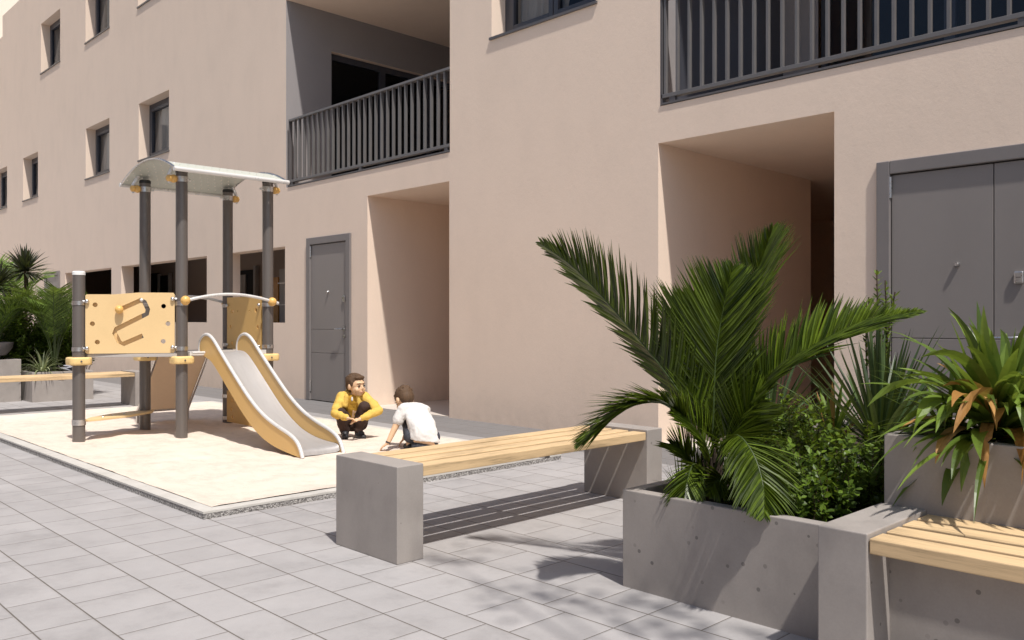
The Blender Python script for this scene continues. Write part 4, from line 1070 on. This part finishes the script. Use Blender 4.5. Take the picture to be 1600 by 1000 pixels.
def hand(bd, w, d, palm_n, s=1., curl=.5, thumb=1):
    """w wrist, d direction of the hand, palm_n palm normal; five fingers of unequal length"""
    d = Vector(d).normalized(); pn = Vector(palm_n); pn = (pn - d * pn.dot(d)).normalized(); sd = d.cross(pn) * thumb; w = Vector(w)
    k = w + d * .044 * s
    for q in (-.012, -.004, .004, .012): bd.capsule(w + sd * q * .6 * s, k + sd * q * 1.1 * s, .0085 * s, .0075 * s, 8)
    for i, (q, l) in enumerate(((.0155, .034), (.0052, .040), (-.0052, .037), (-.0155, .029))):
        a = k + sd * q * s; b = a + (d * (1 - curl * .5) + pn * curl * .5).normalized() * l * .5 * s; c = b + (d * (1 - curl) + pn * curl).normalized() * l * .5 * s
        bd.capsule(a, b, .0056 * s, .0052 * s, 8); bd.capsule(b, c, .0052 * s, .0042 * s, 8)
    a = w + sd * .014 * s + d * .012 * s; b = a + (sd * .8 + d * .7).normalized() * .022 * s; c = b + (d + pn * curl).normalized() * .018 * s
    bd.capsule(a, b, .0075 * s, .006 * s, 8); bd.capsule(b, c, .006 * s, .0048 * s, 8)

def boy_in_jacket():
    G = Vector((4.40, 6.60, .022)); t = thing('person', 'boy in a yellow jacket and dark trousers squatting in the sand by the slide', 'person', G)
    C = -F  # towards the camera
    L = lambda r, c, z: G + R * r + C * c + Z * z
    # joints (right in view, towards the camera, height)
    hipL, hipR = L(-.075, -.09, .125), L(.045, -.10, .125)
    knL, knR = L(-.095, .10, .235), L(.115, .08, .295)
    anL, anR = L(-.075, .0, .05), L(.055, .02, .05)
    shL, shR = L(-.105, -.01, .375), L(.095, -.03, .375)
    elL, elR = L(-.145, .11, .235), L(.245, .06, .255)
    wrL, wrR = L(-.01, .21, .205), L(.095, .20, .195)
    neck = L(.0, -.02, .405); hc = L(.030, .01, .478)
    bd = B()
    bd.capsule(L(-.01, -.10, .14), L(0, -.05, .27), .075, .075); bd.capsule(L(0, -.05, .27), L(0, -.02, .36), .075, .06); bd.capsule(shL, shR, .036, .036)
    bd.capsule(neck - Z * .04, hc - Z * .05 - R * .008, .036, .034)
    for a, b, c in ((shL, elL, wrL), (shR, elR, wrR)): bd.capsule(a, b, .034, .026); bd.capsule(b, c, .026, .017)
    for a, b, c in ((hipL, knL, anL), (hipR, knR, anR)): bd.capsule(a, b, .055, .04); bd.capsule(b, c, .038, .026)
    look = (R * .78 + C * .62 - Z * .02)
    P, Rm, fr = head(bd, hc, look, Z - R * .04, .98)
    hand(bd, wrL, R * .95 + C * .2 - Z * .12, -Z + C * .2, 1.1, .4, 1); hand(bd, wrR, -R * .9 + C * .15 - Z * .28, -Z - C * .3, 1.15, .45, -1)
    body = fuse(bd, 'body', 'skin', t, .0042, 2)
    face_bits(body, P, Rm, .98); hair(t, P, Rm, .97, 3)
    j = B()
    j.loft([(L(-.02, -.12, .10), R * .095, C * .085), (L(-.012, -.09, .20), R * .105, C * .092), (L(-.005, -.05, .29), R * .112, C * .085), (L(-.002, -.02, .365), R * .098, C * .066), (L(0, -.015, .40), R * .058, C * .05)])
    fuse(j, 'jacket', 'jackd', t, .006, 3, .5, .016)
    j = B()
    for a, b, c in ((shL, elL, wrL), (shR, elR, wrR)):
        e = b + (c - b) * .88; d1 = (b - a).normalized(); d2 = (e - b).normalized(); s1 = d1.cross(C).normalized(); s2 = d2.cross(Z).normalized(); u1 = s1.cross(d1); u2 = s2.cross(d2)
        j.capsule(a, b, .050, .041); j.capsule(b, e, .041, .027); j.ball(e - d2 * .004, .029)
        for k, q in enumerate((.2, .4, .6, .8)): j.ball(a.lerp(b, q) + u1 * (.006 if k % 2 else -.006), .050 - .006 * q)
        for k, q in enumerate((.25, .5, .75)): j.ball(b.lerp(e, q) + u2 * (.005 if k % 2 else -.005), .041 - .011 * q)
    # yoke, collar and hood around the neck, open in front
    for k in range(20):
        a = 2 * PI * k / 20
        if not (math.sin(a) > .80): j.ball(neck + R * math.cos(a) * .062 + C * (math.sin(a) * .054 - .008) + Z * (.008 - .018 * math.sin(a)), .023)
    j.ball(neck - C * .078 - R * .015 + Z * .012, (.060, .042, .042)); j.capsule(shL + Z * .012, neck - R * .04, .036, .03); j.capsule(shR + Z * .012, neck + R * .04, .036, .03)
    j.capsule(L(-.052, .035, .385), L(-.062, .045, .30), .022, .024); j.capsule(L(.048, .03, .385), L(.066, .03, .30), .022, .024)
    j.ball(L(-.105, -.155, .085), (.04, .03, .05))
    fuse(j, 'sleeves', 'jacket', t, .0055, 2, .5, .018)
    q = B(); q.capsule(L(-.002, .034, .372), L(-.002, .040, .35), .012, .011); fuse(q, 'undershirt', 'shirt', t, .004, 1)
    q = B()
    for a, b, c, s_ in ((hipL, knL, anL, -1), (hipR, knR, anR, 1)):
        q.capsule(a, b, .075, .052); q.capsule(b, c + Z * .012, .050, .040); q.ball(a.lerp(b, .5) - Z * .012, .068); q.ball(b.lerp(c, .55) - C * .02 + R * .01 * s_, .046); q.ball(c + Z * .03, .043)
    q.ball(L(-.015, -.12, .12), (.12, .09, .078)); fuse(q, 'trousers', 'trous', t, .006, 3, .5, .018)
    for an, dr in ((anL, C * .95 + R * .22), (anR, C * .8 + R * .62)):
        d = dr.normalized(); q = B(); q.capsule(an - Z * .004, an + Z * .04, .038, .038); q.capsule(an - d * .014 - Z * .018, an + d * .07 - Z * .024, .030, .028); q.ball(an + d * .085 - Z * .026, (.031, .031, .022)); q.ball(an + d * .05, (.03, .03, .022))
        q.tube([an - d * .018 - Z * .048, an + d * .09 - Z * .048], [.026, .026], 10)
        fuse(q, 'boot', 'shoe', t, .005, 2)
boy_in_jacket()

def boy_in_shirt():
    G = Vector((4.33, 5.62, .022)); t = thing('person', 'boy in a white t-shirt seen from behind, reaching down into the sand', 'person', G)
    A = F   # away from the camera: he faces away and to the left
    L = lambda r, a, z: G + R * r + A * a + Z * z
    hip = L(.10, -.03, .12); hipL, hipR = L(.035, .0, .11), L(.155, -.02, .11)
    ch = L(.01, .09, .325); neck = L(-.045, .125, .382)
    shL, shR = L(-.088, .06, .335), L(.075, .15, .315)
    elL, wrL = L(-.145, .03, .20), L(-.205, -.01, .065)
    elR, wrR = L(-.04, .24, .21), L(-.10, .22, .07)
    knL, knR = L(-.055, .15, .20), L(.06, .22, .20)
    anL, anR = L(-.035, .05, .045), L(.08, .09, .045)
    hc = L(-.095, .178, .402)
    bd = B()
    bd.loft([(L(.105, -.02, .05), R * .10, A * .085), (L(.098, -.02, .13), R * .105, A * .09), (L(.06, .03, .25), R * .095, A * .078), (ch, R * .085, A * .065), (neck, R * .035, A * .034), (hc - Z * .02, R * .034, A * .034)])
    bd.capsule(shL, ch, .042, .05); bd.capsule(shR, ch, .042, .05)
    bd.capsule(shL, elL, .036, .028); bd.capsule(elL, wrL, .028, .019); bd.capsule(shR, elR, .036, .027); bd.capsule(elR, wrR, .027, .018)
    for a, b, c in ((hipL, knL, anL), (hipR, knR, anR)): bd.capsule(a, b, .06, .042); bd.capsule(b, c, .04, .027)
    look = (A * .62 - R * .50 - Z * .62)
    P, Rm, fr = head(bd, hc, look, Z + A * .25 - R * .2, .96)
    hand(bd, wrL, -R * .75 - Z * .55 + A * .1, -Z + R * .5, 1.2, .35, -1); hand(bd, wrR, -R * .6 - Z * .7, -Z, 1.1, .4, 1)
    body = fuse(bd, 'body', 'skin', t, .0045, 2); face_bits(body, P, Rm, .96); hair(t, P, Rm, .95, 9)
    s = B(); tl = (R - Z * .12).normalized()
    s.loft([(L(.100, -.035, .090), tl * .128, A * .105), (L(.097, -.032, .12), tl * .126, A * .105), (L(.080, -.01, .20), tl * .122, A * .104), (L(.045, .04, .27), tl * .120, A * .094), (L(.012, .085, .325), tl * .105, A * .078), (L(-.022, .11, .362), tl * .062, A * .056), (L(-.042, .122, .386), tl * .043, A * .044)], 28, 5)
    s.capsule(shL + R * .02, shL.lerp(elL, .62), .050, .047); s.capsule(shL.lerp(elL, .3) , shL.lerp(elL, .66), .048, .050); s.capsule(L(-.03, .09, .34), shL, .05, .05); s.capsule(shR - Z * .006, shR.lerp(elR, .55), .054, .05); s.capsule(L(.0, .10, .325), shR, .062, .056)
    fuse(s, 'shirt', 'shirt', t, .0055, 3, .5, .020)
    q = B()
    for a, b in ((hipL, knL), (hipR, knR)): q.capsule(a, b, .075, .056)
    q.ball(L(.10, -.02, .045), (.125, .10, .05)); q.capsule(L(-.02, -.03, .12), knL, .055, .052); fuse(q, 'shorts', 'short', t, .006, 3, .5, .010)
    for an in (anL, anR):
        d = (A * .8 - R * .5).normalized(); q = B(); q.capsule(an - d * .02 - Z * .02, an + d * .065 - Z * .022, .028, .025); q.tube([an - d * .02 - Z * .042, an + d * .07 - Z * .042], .025, 10); fuse(q, 'shoe', 'shoe', t, .005, 2)
    q = B(); ax = (wrL - elL).normalized(); q.tube([wrL - ax * .008, wrL + ax * .004], .021, 16); q.build('wristband', 'shoe', t, smooth=True)
boy_in_shirt()
